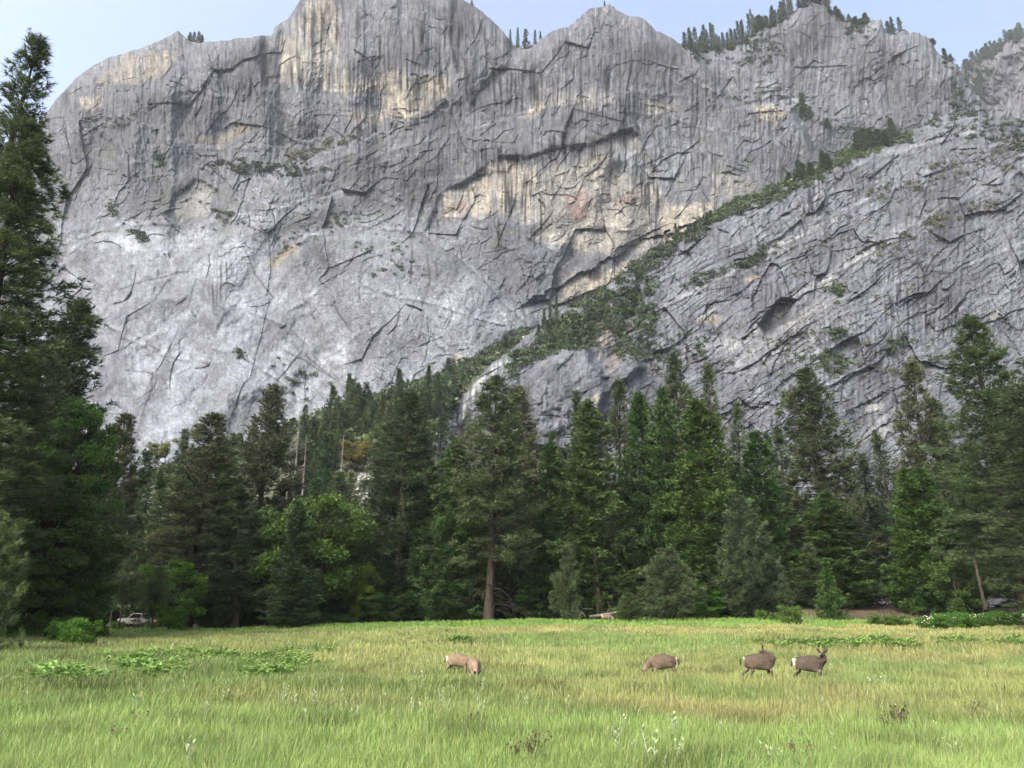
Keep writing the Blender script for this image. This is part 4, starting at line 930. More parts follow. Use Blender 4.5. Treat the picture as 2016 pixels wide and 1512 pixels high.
# chaparral on ledges, ramp and talus
def chaparral(name, at, zones, seed, label):
    r = np.random.default_rng(seed); C, S, T = [], [], []
    for pts, n, s0, tone in zones:
        pts_ = np.array(pts, float); x0, y0 = pts_.min(0); x1, y1 = pts_.max(0); k = 0; tries = 0
        while k < n and tries < n * 30:
            m = n; tries += m
            qx = r.uniform(x0, x1, m); qy = r.uniform(y0, y1, m)
            ok = (polymask(qx, qy, pts, 4) > r.random(m)) & (pn(qx / 16, qy / 10, seed) > -.25)
            for a, b in zip(qx[ok], qy[ok]):
                if k >= n: break
                C.append(at(a, b)); S.append(s0 * r.uniform(.35, 1.0) ** .8 * (1.7 if r.random() < .12 else 1.1)); T.append(tone * r.uniform(.5, 1.5) * np.array([1, 1 + r.normal(0, .06), 1])); k += 1
    C = np.array(C); S = np.array(S); T = np.array(T); m = 34
    d = r.normal(0, 1, (len(C), m, 3)); d /= np.linalg.norm(d, axis=2, keepdims=True); d[..., 2] = np.abs(d[..., 2])
    q = (r.random((len(C), m)) ** .4)[..., None]
    lob = 1 + .35 * np.sin(3 * np.arctan2(d[..., 1], d[..., 0]) + S[:, None] * 40)[..., None]
    ctr = C[:, None] + d * q * lob * S[:, None, None] * np.array([1.15, .8, .8]) + np.array([0, -.6, .1])
    V, Fc, TT = tufts(ctr.reshape(-1, 3), d.reshape(-1, 3), np.repeat(S, m) * .5, 2, .8, .42, seed, quad=True)
    col = np.repeat(T, m * 8, 0) * (.6 + .75 * TT)[:, None]
    tag(obj(name, mesh_np(name, V, Fc, [M_CHAP], col)), label, "scrub", kind="stuff")
g1 = np.array((.045, .075, .034)); g2 = np.array((.055, .088, .034)); g3 = np.array((.095, .105, .06)); g4 = np.array((.05, .068, .045))
chaparral("chaparral", B_AT, [
 ([(1010,700),(1100,640),(1180,600),(1180,690),(1130,690),(1050,720),(1000,760)], 130, 2.8, g1),
 ([(1060,650),(1110,612),(1200,560),(1260,520),(1290,560),(1260,640),(1230,600),(1160,690),(1060,700)], 260, 2.9, g1),
 ([(1240,520),(1300,488),(1400,424),(1400,450),(1310,515),(1260,545)], 170, 2.8, g4),
 ([(1395,425),(1450,394),(1530,366),(1600,336),(1650,303),(1660,325),(1600,362),(1530,396),(1450,424),(1400,446)], 270, 2.7, g2),
 ([(1650,303),(1750,282),(1800,258),(1790,280),(1700,310),(1655,330)], 120, 2.6, g2),
 ([(1800,255),(1860,228),(2016,238),(2100,250),(2016,300),(1900,275)], 130, 2.4, g4),
 ([(1200,600),(1290,600),(1290,700),(1210,720)], 120, 2.4, g1),
 ([(1440,530),(1500,490),(1540,480),(1480,530)], 40, 2.2, g4), ([(1330,560),(1440,520),(1430,540),(1350,575)], 30, 2.0, g4),
 ([(1640,560),(1660,570),(1650,600),(1635,595)], 16, 2.4, g1), ([(1630,655),(1660,650),(1655,680),(1635,680)], 16, 2.2, g1), ([(1560,700),(1640,690),(1660,720),(1600,730)], 24, 1.9, g1),
 ([(1620,705),(1660,700),(1665,735),(1625,740)], 22, 2.2, g1), ([(1740,670),(1800,665),(1780,700),(1745,705)], 24, 2.0, g1), ([(1540,775),(1560,775),(1560,800),(1545,800)], 12, 2.3, g1),
 ([(1690,500),(1850,420),(2016,360),(2016,385),(1860,445),(1700,525)], 60, 1.8, g3), ([(1700,380),(1900,300),(2016,260),(2016,330),(1850,360),(1720,410)], 110, 1.8, g3),
 ([(1380,640),(1700,640),(1900,700),(1800,760),(1400,740)], 70, 1.5, g3), ([(1500,440),(1700,380),(1900,440),(1800,600),(1500,560)], 70, 1.4, g3), ([(1750,720),(1900,700),(1880,730),(1760,745)], 16, 1.8, g1),
 ([(1150,860),(1280,780),(1320,800),(1180,900)], 50, 1.8, g1), ([(1290,660),(1400,650),(1390,720),(1290,740)], 50, 1.7, g1)], 61, "dark green scrub on the ledges and ramp of the grey buttress")
chaparral("chaparral", D_AT, [
 ([(590,830),(700,792),(870,735),(900,790),(860,860),(800,900),(600,920)], 520, 3.0, g1), ([(640,860),(800,800),(860,830),(780,900)], 120, 3.2, g2),
 ([(860,742),(1055,650),(1060,690),(1000,710),(960,720),(900,770),(880,800)], 330, 2.8, g1), ([(400,900),(600,820),(620,900),(500,960),(400,960)], 110, 2.2, g1), ([(300,940),(380,905),(420,960),(320,980)], 60, 2.2, g2)], 62, "dark green scrub covering the talus slope below the pale cliff")
chaparral("chaparral", A_AT, [
 ([(390,330),(470,315),(640,335),(600,352),(470,345)], 90, 3.0, g4), ([(560,310),(640,285),(720,258),(720,268),(640,305),(570,335)], 70, 2.6, g3),
 ([(150,240),(270,225),(260,250),(170,262)], 34, 2.6, g4), ([(306,310),(326,305),(326,345),(310,345)], 16, 3.2, g1), ([(200,400),(240,410),(225,425)], 8, 2.8, g4), ([(240,440),(300,470),(280,480)], 26, 2.6, g4),
 ([(410,400),(470,430),(440,445)], 14, 2.6, g4), ([(460,690),(480,690),(480,710),(465,710)], 4, 3.4, g1), ([(545,470),(700,400),(720,430),(560,500)], 44, 2.0, g4),
 ([(1400,190),(1560,170),(1650,240),(1500,215)], 60, 2.2, g4), ([(1340,80),(1560,60),(1520,130),(1380,130)], 110, 2.8, g4), ([(1640,40),(1730,60),(1680,90)], 40, 2.4, g4), ([(1600,240),(1800,270),(1880,220),(1860,180),(1900,220),(1760,290)], 80, 2.6, g4),
 ([(700,470),(840,460),(830,540),(720,560)], 26, 2.0, g4), ([(760,240),(900,200),(1000,130),(1000,140),(900,215),(780,255)], 40, 2.0, g4), ([(100,200),(700,200),(900,480),(300,480)], 90, 1.6, g4), ([(520,700),(640,740),(700,790),(560,800)], 26, 2.2, g1), ([(1850,110),(1890,130),(1960,250),(1900,250)], 60, 2.6, g4)], 63, "thin scrub in cracks and on ledges of the main cliff")

# ------------------------------------------------------------------ MEADOW PLANTS
def leafset(items):
    """items: (base, dir, length, width, colour) broad leaves as bent 2-quad blades"""
    V, Fc, C = [], [], []
    for b, d, L, W_, c in items:
        b = np.array(b, float); d = np.array(d, float); d /= np.linalg.norm(d); s = np.cross(d, (0, 0, 1.)); s /= np.linalg.norm(s) + 1e-9
        dr = np.array([0, 0, -.25 * L]); i = len(V)
        V += [b, b + d * L * .5 + s * W_, b + d * L * .5 - s * W_, b + d * L + dr]; Fc += [(i, i + 1, i + 3, i + 2)]; C += [c] * 4
    return np.array(V), np.array(Fc), np.array(C)
def plant_mesh(name, kind, seed):
    r = np.random.default_rng(seed); it = []; st = []
    if kind == 'milkweed':
        for k in range(2):
            H = r.uniform(.5, .75); ox, oy = r.normal(0, .06, 2); lx, ly = r.normal(0, .08, 2)
            st.append(tube([(ox, oy, 0), (ox + lx, oy + ly, H)], [.012, .006], 4))
            for i in range(10):
                t = .3 + .7 * i / 9; a = i * 1.57 + r.normal(0, .3); g = r.uniform(.8, 1.15)
                it.append(((ox + lx * t, oy + ly * t, H * t), (math.cos(a), math.sin(a), .7 + 1.3 * t), .19 * (1.15 - .3 * t), .034, np.array((.30, .37, .22)) * g))
    elif kind == 'weed':
        for i in range(46):
            a = r.uniform(0, 6.28); rad = r.random() ** .6 * .5; g = r.uniform(.65, 1.3)
            it.append(((math.cos(a) * rad, math.sin(a) * rad, r.uniform(.15, .5) * (1.15 - rad)), (math.cos(a) + r.normal(0, .4), math.sin(a) + r.normal(0, .4), r.uniform(.0, .9)), r.uniform(.2, .36), .075, np.array((.115, .205, .05)) * g))
        for i in range(8):
            a = r.uniform(0, 6.28); st.append(tube([(0, 0, 0), (math.cos(a) * .3, math.sin(a) * .3, .4)], [.012, .006], 3))
    elif kind == 'deadweed':
        for i in range(18):
            a = r.uniform(0, 6.28); L = r.uniform(.25, .5); e = (math.cos(a) * L * .5, math.sin(a) * L * .5, L); st.append(tube([(0, 0, 0), (e[0] * .4, e[1] * .4, L * .6), e], [.012, .01, .006], 3))
            for _ in range(4): it.append(((e[0] + r.normal(0, .04), e[1] + r.normal(0, .04), e[2] - r.uniform(0, .15)), r.normal(0, 1, 3), .07, .025, np.array((.07, .05, .035)) * r.uniform(.7, 1.3)))
    V, Fc, C = leafset(it); sv, sf = joinq(st)
    sc_ = {'milkweed': (.3, .38, .25), 'weed': (.12, .2, .05), 'deadweed': (.08, .06, .045)}[kind]
    return mesh_np(name, np.concatenate([V, sv]), np.concatenate([Fc, sf + len(V)]), [M_PLANT], np.concatenate([C, np.tile(np.array(sc_), (len(sv), 1))]))
PM = {k: [plant_mesh(k, k, s + j) for j in range(3)] for k, s in (('milkweed', 71), ('weed', 81), ('deadweed', 91))}
def ground_at(px, py):
    """ground point whose grass tops are seen at the pixel"""
    Y = CAMZ * F / (py - 1195.)
    for _ in range(12):
        t = Y / (CP - (756 - py) / F * SP); x = (px - 1008) / F * t
        z = float(gz(x, Y)); dz = (CAMZ - z); Y = .5 * Y + .5 * dz * CP / ((py - 756) / F * CP - SP) * (CP + (py - 756) / F * SP) / CP
    t = Y / (CP - (756 - py) / F * SP)
    return (px - 1008) / F * t, Y, float(gz((px - 1008) / F * t, Y))
def put(kind, px, py, s, lab, group, nm, cat):
    x, y, z = ground_at(px, py)
    o = obj(nm, rr.choice(PM[kind]), None, (x, y, z)); s *= {'milkweed': .72, 'deadweed': .75, 'weed': 1.}[kind]; o.scale = (s,) * 3; o.rotation_euler = (0, 0, rr.uniform(0, 6.28)); tag(o, lab, cat, group); return o
for px, py, s in ((365,1535,1.25),(200,1352,1.25),(1325,1470,1.3),(1215,1492,1.1),(1280,1512,1.2),(1035,1405,.9),(805,1422,1.1),(560,1402,1.1),(270,1372,.9),(48,1392,.9),(820,1345,1.1),(830,1350,1.),(1710,1362,.9),(1742,1358,.9),(255,1402,.9),(1340,1500,.8),(615,1398,1.),(598,1432,.8)):
    put('milkweed', px, py, s, "silvery green milkweed standing above the grass", "milkweeds in the near meadow", "milkweed", "plant")
for i in range(85):
    px = rr.uniform(340, 960); py = rr.uniform(1300, 1435); put('milkweed', px, py, rr.uniform(.5, .9), "small pale milkweed in the weedy band left of centre", "small milkweeds left of centre", "milkweed", "plant")
for i in range(36):
    px = rr.uniform(0, 2016); py = rr.uniform(1262, 1330); put('milkweed', px, py, rr.uniform(.6, .9), "tiny pale milkweed far out in the meadow", "tiny milkweeds farther out", "milkweed", "plant")
for i in range(26):
    px = rr.uniform(1120, 2016); py = rr.uniform(1380, 1530); put('milkweed', px, py, rr.uniform(.5, .8), "short pale weed in the grass at the lower right", "short pale weeds at the lower right", "milkweed", "plant")
for px, py, s in [(x_, 1348 + rr.uniform(-10, 8), rr.uniform(1., 1.5)) for x_ in range(85, 175, 14)] : put('weed', px, py, s, "broad leaved green weed in the clump at the left", "broad leaved weed clump at the left", "weed_plant", "plant")
for px, py, s in [(x_, 1345 + rr.uniform(-20, 2), rr.uniform(1., 1.4)) for x_ in range(258, 345, 12)] : put('weed', px, py, s, "light green leafy weed in the second clump from the left", "second weed clump from the left", "weed_plant", "plant")
for i in range(60): put('weed', rr.uniform(180, 640), rr.uniform(1288, 1322), rr.uniform(.7, 1.2), "low leafy weed in the long band left of the tan deer", "long band of weeds left of the deer", "weed_plant", "plant")
for i in range(70):
    px = rr.uniform(1490, 1810); put('weed', px, 1275 + rr.uniform(-9, 7), rr.uniform(.8, 1.3), "bright green fern like weed in the row behind the standing deer", "row of bright weeds behind the deer", "weed_plant", "plant")
for i in range(22):
    px = rr.choice([rr.uniform(1840, 1910), rr.uniform(1950, 2016)]); put('weed', px, 1270 + rr.uniform(-6, 5), rr.uniform(.8, 1.3), "bright green weed at the far right of the meadow", "bright weeds at the far right", "weed_plant", "plant")
for i in range(16): put('weed', rr.uniform(480, 560), rr.uniform(1328, 1348), rr.uniform(.8, 1.1), "dark leafy weed in the small patch left of the tan deer", "small dark weed patch", "weed_plant", "plant")
for i in range(9): put('weed', rr.uniform(885, 915), rr.uniform(1262, 1270), rr.uniform(.9, 1.2), "green weed in the tuft above the tan deer", "weed tuft above the tan deer", "weed_plant", "plant")
for px, py, s in ((1765,1438,1.5),(1755,1446,1.1),(1915,1418,1.2),(928,1432,1.),(1062,1490,1.2),(1050,1500,1.),(272,1436,1.1),(232,1468,1.),(222,1472,1.),(1582,1512,1.2),(1010,1500,1.),(1990,1355,1.),(1975,1370,1.),(690,1395,.9)):
    put('deadweed', px, py, s, "withered dark brown weed in the grass", "withered brown weeds", "withered_weed", "plant")
# thicket of low bushes
def bushes(spec, col, lab, group, nm="bush"):
    for px, py, hw, hh in spec:
        x, y, z = ground_at(px, py)
        tree('bush', (x, y, z - .1), hh, hw, col, rr.uniform(0, 6), lab, group, name=nm)
bushes([(228,1240,.9,1.1),(300,1238,.9,1.0),(345,1238,1.1,1.1)], (.75,1.05,.6), "low green shrub in front of the white pickup", "low shrubs in front of the pickup")
bushes([(150,1272,1.35,1.9),(120,1268,1.5,1.8),(85,1262,1.5,1.9),(50,1262,1.5,2.2),(15,1262,1.6,2.4),(-20,1262,1.5,2.2),(140,1260,1.4,2.1)], (.95,1.35,.6), "bright green low bush at the left edge of the meadow", "low bushes at the left edge of the meadow")
bushes([(px, 1238 - (px - 1820) * .03 + rr.uniform(-2, 2), 1.4, rr.uniform(1., 1.7)) for px in range(1832, 2040, 17)], (.8,1.15,.65), "leafy shrub in the white flowering hedge at the right", "white flowering shrubs at the right")
bushes([(1560,1228,1.5,1.9),(1500,1222,.9,1.3),(1525,1224,.7,1.1)], (.9,1.0,.7), "low olive shrub in front of the little dark cedar", "low olive shrubs at the wood edge")
bushes([(1690,1222,1.0,2.2),(1670,1222,1.1,1.2),(1740,1231,1.5,1.1),(1765,1233,1.3,1.1),(1655,1222,.9,1.0)], (.85,.95,.7), "low grey green shrub in front of the bare soil bank", "low shrubs before the bare bank")
bushes([(640,1232,1.6,1.3),(665,1231,1.6,1.4),(685,1230,1.4,1.1),(615,1234,1.2,.9)], (.7,1.05,.6), "low green shrub at the wood edge below the big maple", "low shrubs below the big maple")
bushes([(890,1222,.8,1.3)], (.8,1.2,.6), "single small green bush at the wood edge below the green cedar", None)
bushes([(1985,1222,2.2,2.6)], (.7,1.0,.55), "rounded green bush under the shadowy pine at the right edge", None)
# white blossoms scattered over the shrubs at the right: part of the hedge, countless
s_ = NT("blossom"); M_BLOS = s_.done(s_.principled((.8, .8, .74), .7))
r_ = np.random.default_rng(8); ct = []
for i in range(240):
    px = r_.uniform(1815, 2040); x, y, z = ground_at(px, 1238 - (px - 1820) * .03)
    ct.append((x, y - r_.uniform(-.6, 1.3), z + r_.uniform(.25, 1.25)))
ct = np.array(ct); V, Fc, T = tufts(ct, np.tile([0, -.4, .6], (len(ct), 1)), np.full(len(ct), .075), 5, .8, .45, 5, quad=True)
tag(obj("white_blossoms", mesh_np("white_blossoms", V, Fc, [M_BLOS])), "white blossoms dotted over the shrubs at the right meadow edge", "blossoms", kind="stuff")
# bare leaning trunks and fallen wood at the wood edge
def wood(name, pts, rad, lab, cat, mat, extra=()):
    P_ = [tube(pts, rad, 8)] + [tube(p_, r2, 5) for p_, r2 in extra]
    o = pts[0]; v, f = joinq(P_); v = v - np.array(o)
    tag(obj(name, mesh_np(name, v, f, [mat], smooth=True), None, o), lab, cat)
def W3(px, py, Y): a = P(px, py, Y); return (float(a[0]), float(a[1]), float(a[2]))
wood("tree_trunk", [W3(1182,1216,99), W3(1180,1195,99), W3(1177,1160,99.2), W3(1174,1120,99.5), W3(1172,1085,100)], [.8, .42, .32, .27, .2], "thick brown bare trunk with flared foot behind the distant grazing deer", "trunk", M_BARK, [([W3(1190,1216,98.5), W3(1200,1196,99), W3(1192,1170,99.4)], [.3, .18, .08]), ([W3(1180,1180,99), W3(1170,1150,98), W3(1178,1135,97.6)], [.09, .06, .03])])
wood("leaning_trunk", [W3(1940,1200,84), W3(1936,1180,84), W3(1928,1145,84.4), W3(1918,1100,85)], [.22, .19, .16, .13], "dark leaning trunk in front of the silver pickup at the right", "trunk", M_BARK)
wood("fallen_branch", [W3(1140,1218,96), W3(1143,1206,96), W3(1147,1198,96.2)], [.10, .09, .05], "forked grey dead branch standing in the grass left of the brown trunk", "branch", M_DEAD, [([W3(1145,1204,96), W3(1150,1210,95.6), W3(1153,1216,95.4)], [.09, .07, .04]), ([W3(1146,1199,96), W3(1160,1198,96), W3(1168,1200,96)], [.05, .04, .03])])
wood("fallen_log", [W3(1160,1214,97), W3(1180,1212,97), W3(1215,1206,97.4), W3(1232,1202,98)], [.16, .2, .16, .08], "weathered fallen log behind the distant deer", "log", M_DEAD)

# ------------------------------------------------------------------ DEER
M_FUR = mat_vcol("fur", 0, .85, 9., .25)
M_DARKFUR = mat_simple("dark_fur", (.035, .03, .028), .8, var=.3)
M_EAR = mat_simple("ear_fur", (.028, .023, .021), .8, var=.3)
def skinned(nodes, edges, rad, root=0, sub=2):
    me = bpy.data.meshes.new("tmp"); me.from_pydata(nodes, edges, []); o = bpy.data.objects.new("tmp", me); COL.objects.link(o)
    m = o.modifiers.new("s", 'SKIN'); m.use_smooth_shade = True; m.branch_smoothing = .4
    sv = me.skin_vertices[0].data
    for i, r0 in enumerate(rad):
        r0 = r0 if isinstance(r0, tuple) else (r0, r0); g = 1.7 if max(r0) > .15 else (1.4 if max(r0) > .06 else 1.25); sv[i].radius = (r0[0] * g, r0[1] * g)
    for i in range(len(nodes)): sv[i].use_root = (i == root)
    s2 = o.modifiers.new("u", 'SUBSURF'); s2.levels = sub; s2.render_levels = sub
    dg = bpy.context.evaluated_depsgraph_get(); dg.update()
    out = bpy.data.meshes.new_from_object(o.evaluated_get(dg)); bpy.data.objects.remove(o); return out
def ear_mesh(L=.25, W_=.066):
    V, Fc = [], []
    prof = [(0, .35), (.2, .8), (.45, 1.), (.7, .75), (.88, .38), (1, .04)]
    for t, w_ in prof:
        for k in range(8):
            a = k / 8 * 6.283; V.append((math.cos(a) * W_ * w_, math.sin(a) * W_ * .28 * w_ + (.02 if math.sin(a) < 0 else 0) * w_, t * L))
    for i in range(len(prof) - 1):
        for k in range(8): Fc.append((i * 8 + k, i * 8 + (k + 1) % 8, (i + 1) * 8 + (k + 1) % 8, (i + 1) * 8 + k))
    return mesh_np("ear", np.array(V), np.array(Fc), [M_EAR], smooth=True)
EAR = ear_mesh()
tv_, tf_ = tube([(0, 0, 0), (-.03, 0, -.08), (-.035, 0, -.17), (-.03, 0, -.22)], [.028, .034, .032, .012], 8)
TAILM = mesh_np("tail", tv_, tf_, [M_DARKFUR], smooth=True)
def deer(px, py, heading, neck, headdir, coat, lab, scale=1., fore=(0, 0), hind=(0, 0), earspread=.9, bend=0., sink=.14):
    """neck: local points from neck base to poll; headdir: direction of the muzzle. x forward, y left."""
    N, E, Rd = [], [], []
    def add(p, r, to=None):
        N.append(p); Rd.append(r)
        if to is not None: E.append((to, len(N) - 1))
        return len(N) - 1
    b0 = add((-.40, 0, .83), (.165, .175)); b1 = add((-.12, 0, .79), (.19, .21), b0); b2 = add((.16, bend * .3, .78), (.18, .215), b1); b3 = add((.38, bend, .80), (.135, .19), b2)
    rp = add((-.55, 0, .79), (.125, .15), b0)
    last = b3
    for p, r in neck: last = add(p, r, last)
    poll = np.array(N[last]); hd = np.array(headdir, float); hd /= np.linalg.norm(hd)
    h1 = add(tuple(poll + hd * .07), (.062, .068), last); h2 = add(tuple(poll + hd * .17), (.042, .045), h1); h3 = add(tuple(poll + hd * .25), (.028, .028), h2)
    for k, s in enumerate((1, -1)):
        f = hind[k]
        a = add((-.44 + f * .15, s * .105, .66), (.085, .12), b0); b = add((-.36 + f * .5, s * .11, .53), (.055, .075), a)
        c = add((-.53 + f * .8, s * .105, .34), (.03, .036), b); d = add((-.50 + f * 1.0, s * .105, .06), .022, c); add((-.47 + f * 1.0, s * .105, .01), .026, d)
        f = fore[k]
        a = add((.33 + f * .1, s * .10 + bend, .58), (.055, .075), b3); b = add((.34 + f * .5, s * .10 + bend, .36), (.03, .034), a); d = add((.33 + f, s * .10 + bend, .06), .02, b); add((.36 + f, s * .10 + bend, .01), .025, d)
    me = skinned(N, E, Rd, b0); n = len(me.vertices); co = np.empty(n * 3, np.float32); me.vertices.foreach_get("co", co); co = co.reshape(-1, 3)
    coat = np.array(coat); C = np.tile(coat, (n, 1)).astype(float)
    C *= (1 + .22 * fbm(co[:, 0] * 7, co[:, 2] * 7, 5, 3))[:, None]; C *= (1 + .28 * sstep(.80, .66, co[:, 2]) - .22 * sstep(.86, .98, co[:, 2]))[:, None]
    white = np.array((.5, .48, .42))
    xm = float(co[:, 0].min()); m = sstep(xm + .15, xm + .08, co[:, 0]) * sstep(.55, .62, co[:, 2]) * sstep(.98, .92, co[:, 2]); C = C * (1 - m[:, None]) + white * m[:, None]
    m = .3 * sstep(.60, .56, co[:, 2]) * sstep(.48, .52, co[:, 2]); C = C * (1 - m[:, None]) + white * .6 * m[:, None]
    m = .55 * sstep(.45, .3, co[:, 2]); C = C * (1 - m[:, None]) + coat * .7 * m[:, None]
    nz = poll + hd * .25; dd = np.linalg.norm(co - nz, axis=1); m = sstep(.05, .03, dd); C = C * (1 - m[:, None]) + .03 * m[:, None]
    m = .25 * sstep(.13, .07, np.abs(dd - .06)) * sstep(.14, .1, dd); C = C * (1 - m[:, None]) + white * .7 * m[:, None]
    th = neck[0][0]; m = (.75 if neck[-1][0][2] > .9 else .0) * sstep(.12, .05, np.linalg.norm(co - (np.array(neck[1][0]) + np.array((.09, 0, -.06))), axis=1)); C = C * (1 - m[:, None]) + white * .75 * m[:, None]
    me.materials.clear(); me.materials.append(M_FUR)
    a = me.color_attributes.new("Col", 'FLOAT_COLOR', 'POINT'); cc = np.ones((n, 4), np.float32); cc[:, :3] = C; a.data.foreach_set("color", cc.ravel())
    me.polygons.foreach_set("use_smooth", np.ones(len(me.polygons), bool))
    x, y, z = ground_at(px, py)
    e = bpy.data.objects.new("deer", None); COL.objects.link(e); e.location = (x, y, z - sink); e.rotation_euler = (0, 0, heading); e.scale = (scale,) * 3
    tag(e, lab, "deer"); obj("body", me, e)
    obj("tail", TAILM, e, (xm + .012, 0, .87))
    up = np.array((0, 0, 1.)); up = up - hd * up.dot(hd); up /= np.linalg.norm(up) + 1e-9; sd_ = np.cross(hd, up)
    for s in (1, -1):
        er = obj("ear", EAR, e); zdir = Vector(up * .75 + sd_ * s * earspread - hd * .25).normalized(); yd = Vector(hd); xd = yd.cross(zdir).normalized(); yd = zdir.cross(xd)
        M = Matrix((xd, yd, zdir)).transposed().to_4x4(); M.translation = Vector(poll + up * .045 + sd_ * s * .045); er.matrix_local = M
    for s in (1, -1):
        ev, ef = tube([(0, -.008, 0), (0, 0, 0), (0, .008, 0)], [.006, .013, .006], 6); q = poll + hd * .10 + sd_ * s * .045 + up * .02
        ey = obj("eye", mesh_np("eye", ev, ef, [M_DARKFUR], smooth=True), e, tuple(q))
    return e
PI = math.pi
down = [((.52, 0, .76), (.10, .12)), ((.66, 0, .58), (.08, .09)), ((.76, 0, .40), (.065, .07))]
TANC = (.148, .113, .078); GREYC = (.066, .051, .039)
deer(903, 1329, R(-12), down, (.35, 0, -1), TANC, "tan deer seen from the side, its head hidden behind the second tan deer", scale=.93, hind=(.05, -.08))
deer(934, 1342, R(-80), [((.50, .0, .76), (.10, .12)), ((.62, -.03, .60), (.08, .09)), ((.66, -.05, .46), (.065, .07))], (.55, .35, -1), (.16, .122, .084), "tan deer grazing towards the camera, its two dark ears showing", scale=.93, earspread=.55)
deer(1306, 1337, R(184), down, (.5, 0, -.9), (.088, .066, .05), "grey brown deer grazing to the left with white rump", hind=(.02, -.1), earspread=.5)
deer(1500, 1348, R(-8), [((.50, .08, .90), (.085, .10)), ((.42, .30, 1.04), (.065, .07)), ((.22, .38, 1.12), (.058, .06))], (-.8, .2, -.25), GREYC, "dark deer side on with only its ear tips showing above its back", hind=(-.14, .2), fore=(-.12, .06), earspread=.5, sink=.0)
deer(1598, 1349, R(-25), [((.48, .0, .90), (.095, .12)), ((.55, -.03, 1.02), (.08, .09)), ((.48, -.07, 1.12), (.07, .072))], (-.55, -.75, -.12), (.054, .044, .036), "dark deer with head raised and wide ears, looking back over its shoulder", hind=(0, -.06), earspread=1.15, sink=.04)
deer(1195, 1225, R(-20), down, (.5, 0, -.9), (.12, .09, .075), "far off grazing deer at the wood edge below the brown trunk")

# ------------------------------------------------------------------ HAZE
s_ = NT("haze"); pv = s_.n("ShaderNodeVolumePrincipled"); pv.inputs["Color"].default_value = (.80, .88, 1.0, 1); pv.inputs["Density"].default_value = .00007
s_.l(pv.outputs[0], s_.out.inputs[1])
hv = [(x, y, z) for x in (-1900, 2900) for y in (-60, 2600) for z in (-3, 1500)]
tag(obj("haze", mesh_np("haze", np.array(hv, float), np.array([(0,1,3,2),(4,6,7,5),(0,4,5,1),(2,3,7,6),(0,2,6,4),(1,5,7,3)]), [s_.m])), "thin blue air between the meadow and the cliffs", "haze", kind="stuff")

# ------------------------------------------------------------------ VEHICLES
M_WHITE = mat_simple("white_paint", (.55, .56, .57), .25, var=.04); M_SILV = mat_simple("silver_paint", (.42, .44, .46), .3, .3, var=.05); M_BLACK = mat_simple("dark_paint", (.03, .032, .037), .25, var=.1)
M_GLASS = mat_simple("window_glass", (.02, .025, .03), .06, spec=.8, var=.05); M_TYRE = mat_simple("tyre_rubber", (.025, .025, .025), .9); M_RIM = mat_simple("rim_metal", (.45, .45, .46), .35, .7)
s_ = NT("tail_lamp"); p_ = s_.principled((.6, .05, .03), .3); p_.inputs["Emission Color"].default_value = (1, .22, .12, 1); p_.inputs["Emission Strength"].default_value = 1.1; M_TAIL = s_.done(p_)
M_LAMP = mat_simple("head_lamp", (.75, .75, .72), .1, spec=.8)
def loft(name, prof, wid, mat, bev=.05):
    """side profile (x,z) extruded across with a tucked-in edge ring: a rounded shell"""
    n = len(prof); pr = np.array(prof, float); c = pr.mean(0); V = []
    for y_, k in ((-wid, .93), (-wid * .93, 1.0), (wid * .93, 1.0), (wid, .93)):
        for q in pr: qq = c + (q - c) * np.array([1 - (1 - k) * .35, k]); V.append((qq[0], y_, qq[1]))
    Fc = []
    for s in range(3):
        for i in range(n): j = (i + 1) % n; Fc.append((s * n + i, s * n + j, (s + 1) * n + j, (s + 1) * n + i))
    me = bpy.data.meshes.new(name); me.from_pydata(V, [], Fc + [tuple(range(n))[::-1], tuple(range(3 * n, 4 * n))]); me.materials.append(mat); me.update(); return me
def box(name, x0, x1, y0, y1, z0, z1, mat):
    V = [(x, y, z) for x in (x0, x1) for y in (y0, y1) for z in (z0, z1)]
    return mesh_np(name, np.array(V), np.array([(0,1,3,2),(4,6,7,5),(0,4,5,1),(2,3,7,6),(0,2,6,4),(1,5,7,3)]), [mat])
def wheel_parts(parent, x, y):
    a = np.arange(20) / 20 * 6.2832
    def disc(r0, r1, w_, mat, nm):
        V = np.concatenate([np.stack([r * np.cos(a), np.full(20, yy), r * np.sin(a)], -1) for r, yy in ((r0, -w_), (r1, -w_), (r1, w_), (r0, w_))])
        Fc = [(s * 20 + i, s * 20 + (i + 1) % 20, ((s + 1) % 4) * 20 + (i + 1) % 20, ((s + 1) % 4) * 20 + i) for s in range(4) for i in range(20)]
        return mesh_np(nm, V, np.array(Fc), [mat])
    wh = obj("wheel", disc(.19, .34, .11, M_TYRE, "wheel"), parent, (x, y, .34)); obj("rim", disc(.02, .2, .09, M_RIM, "rim"), wh)
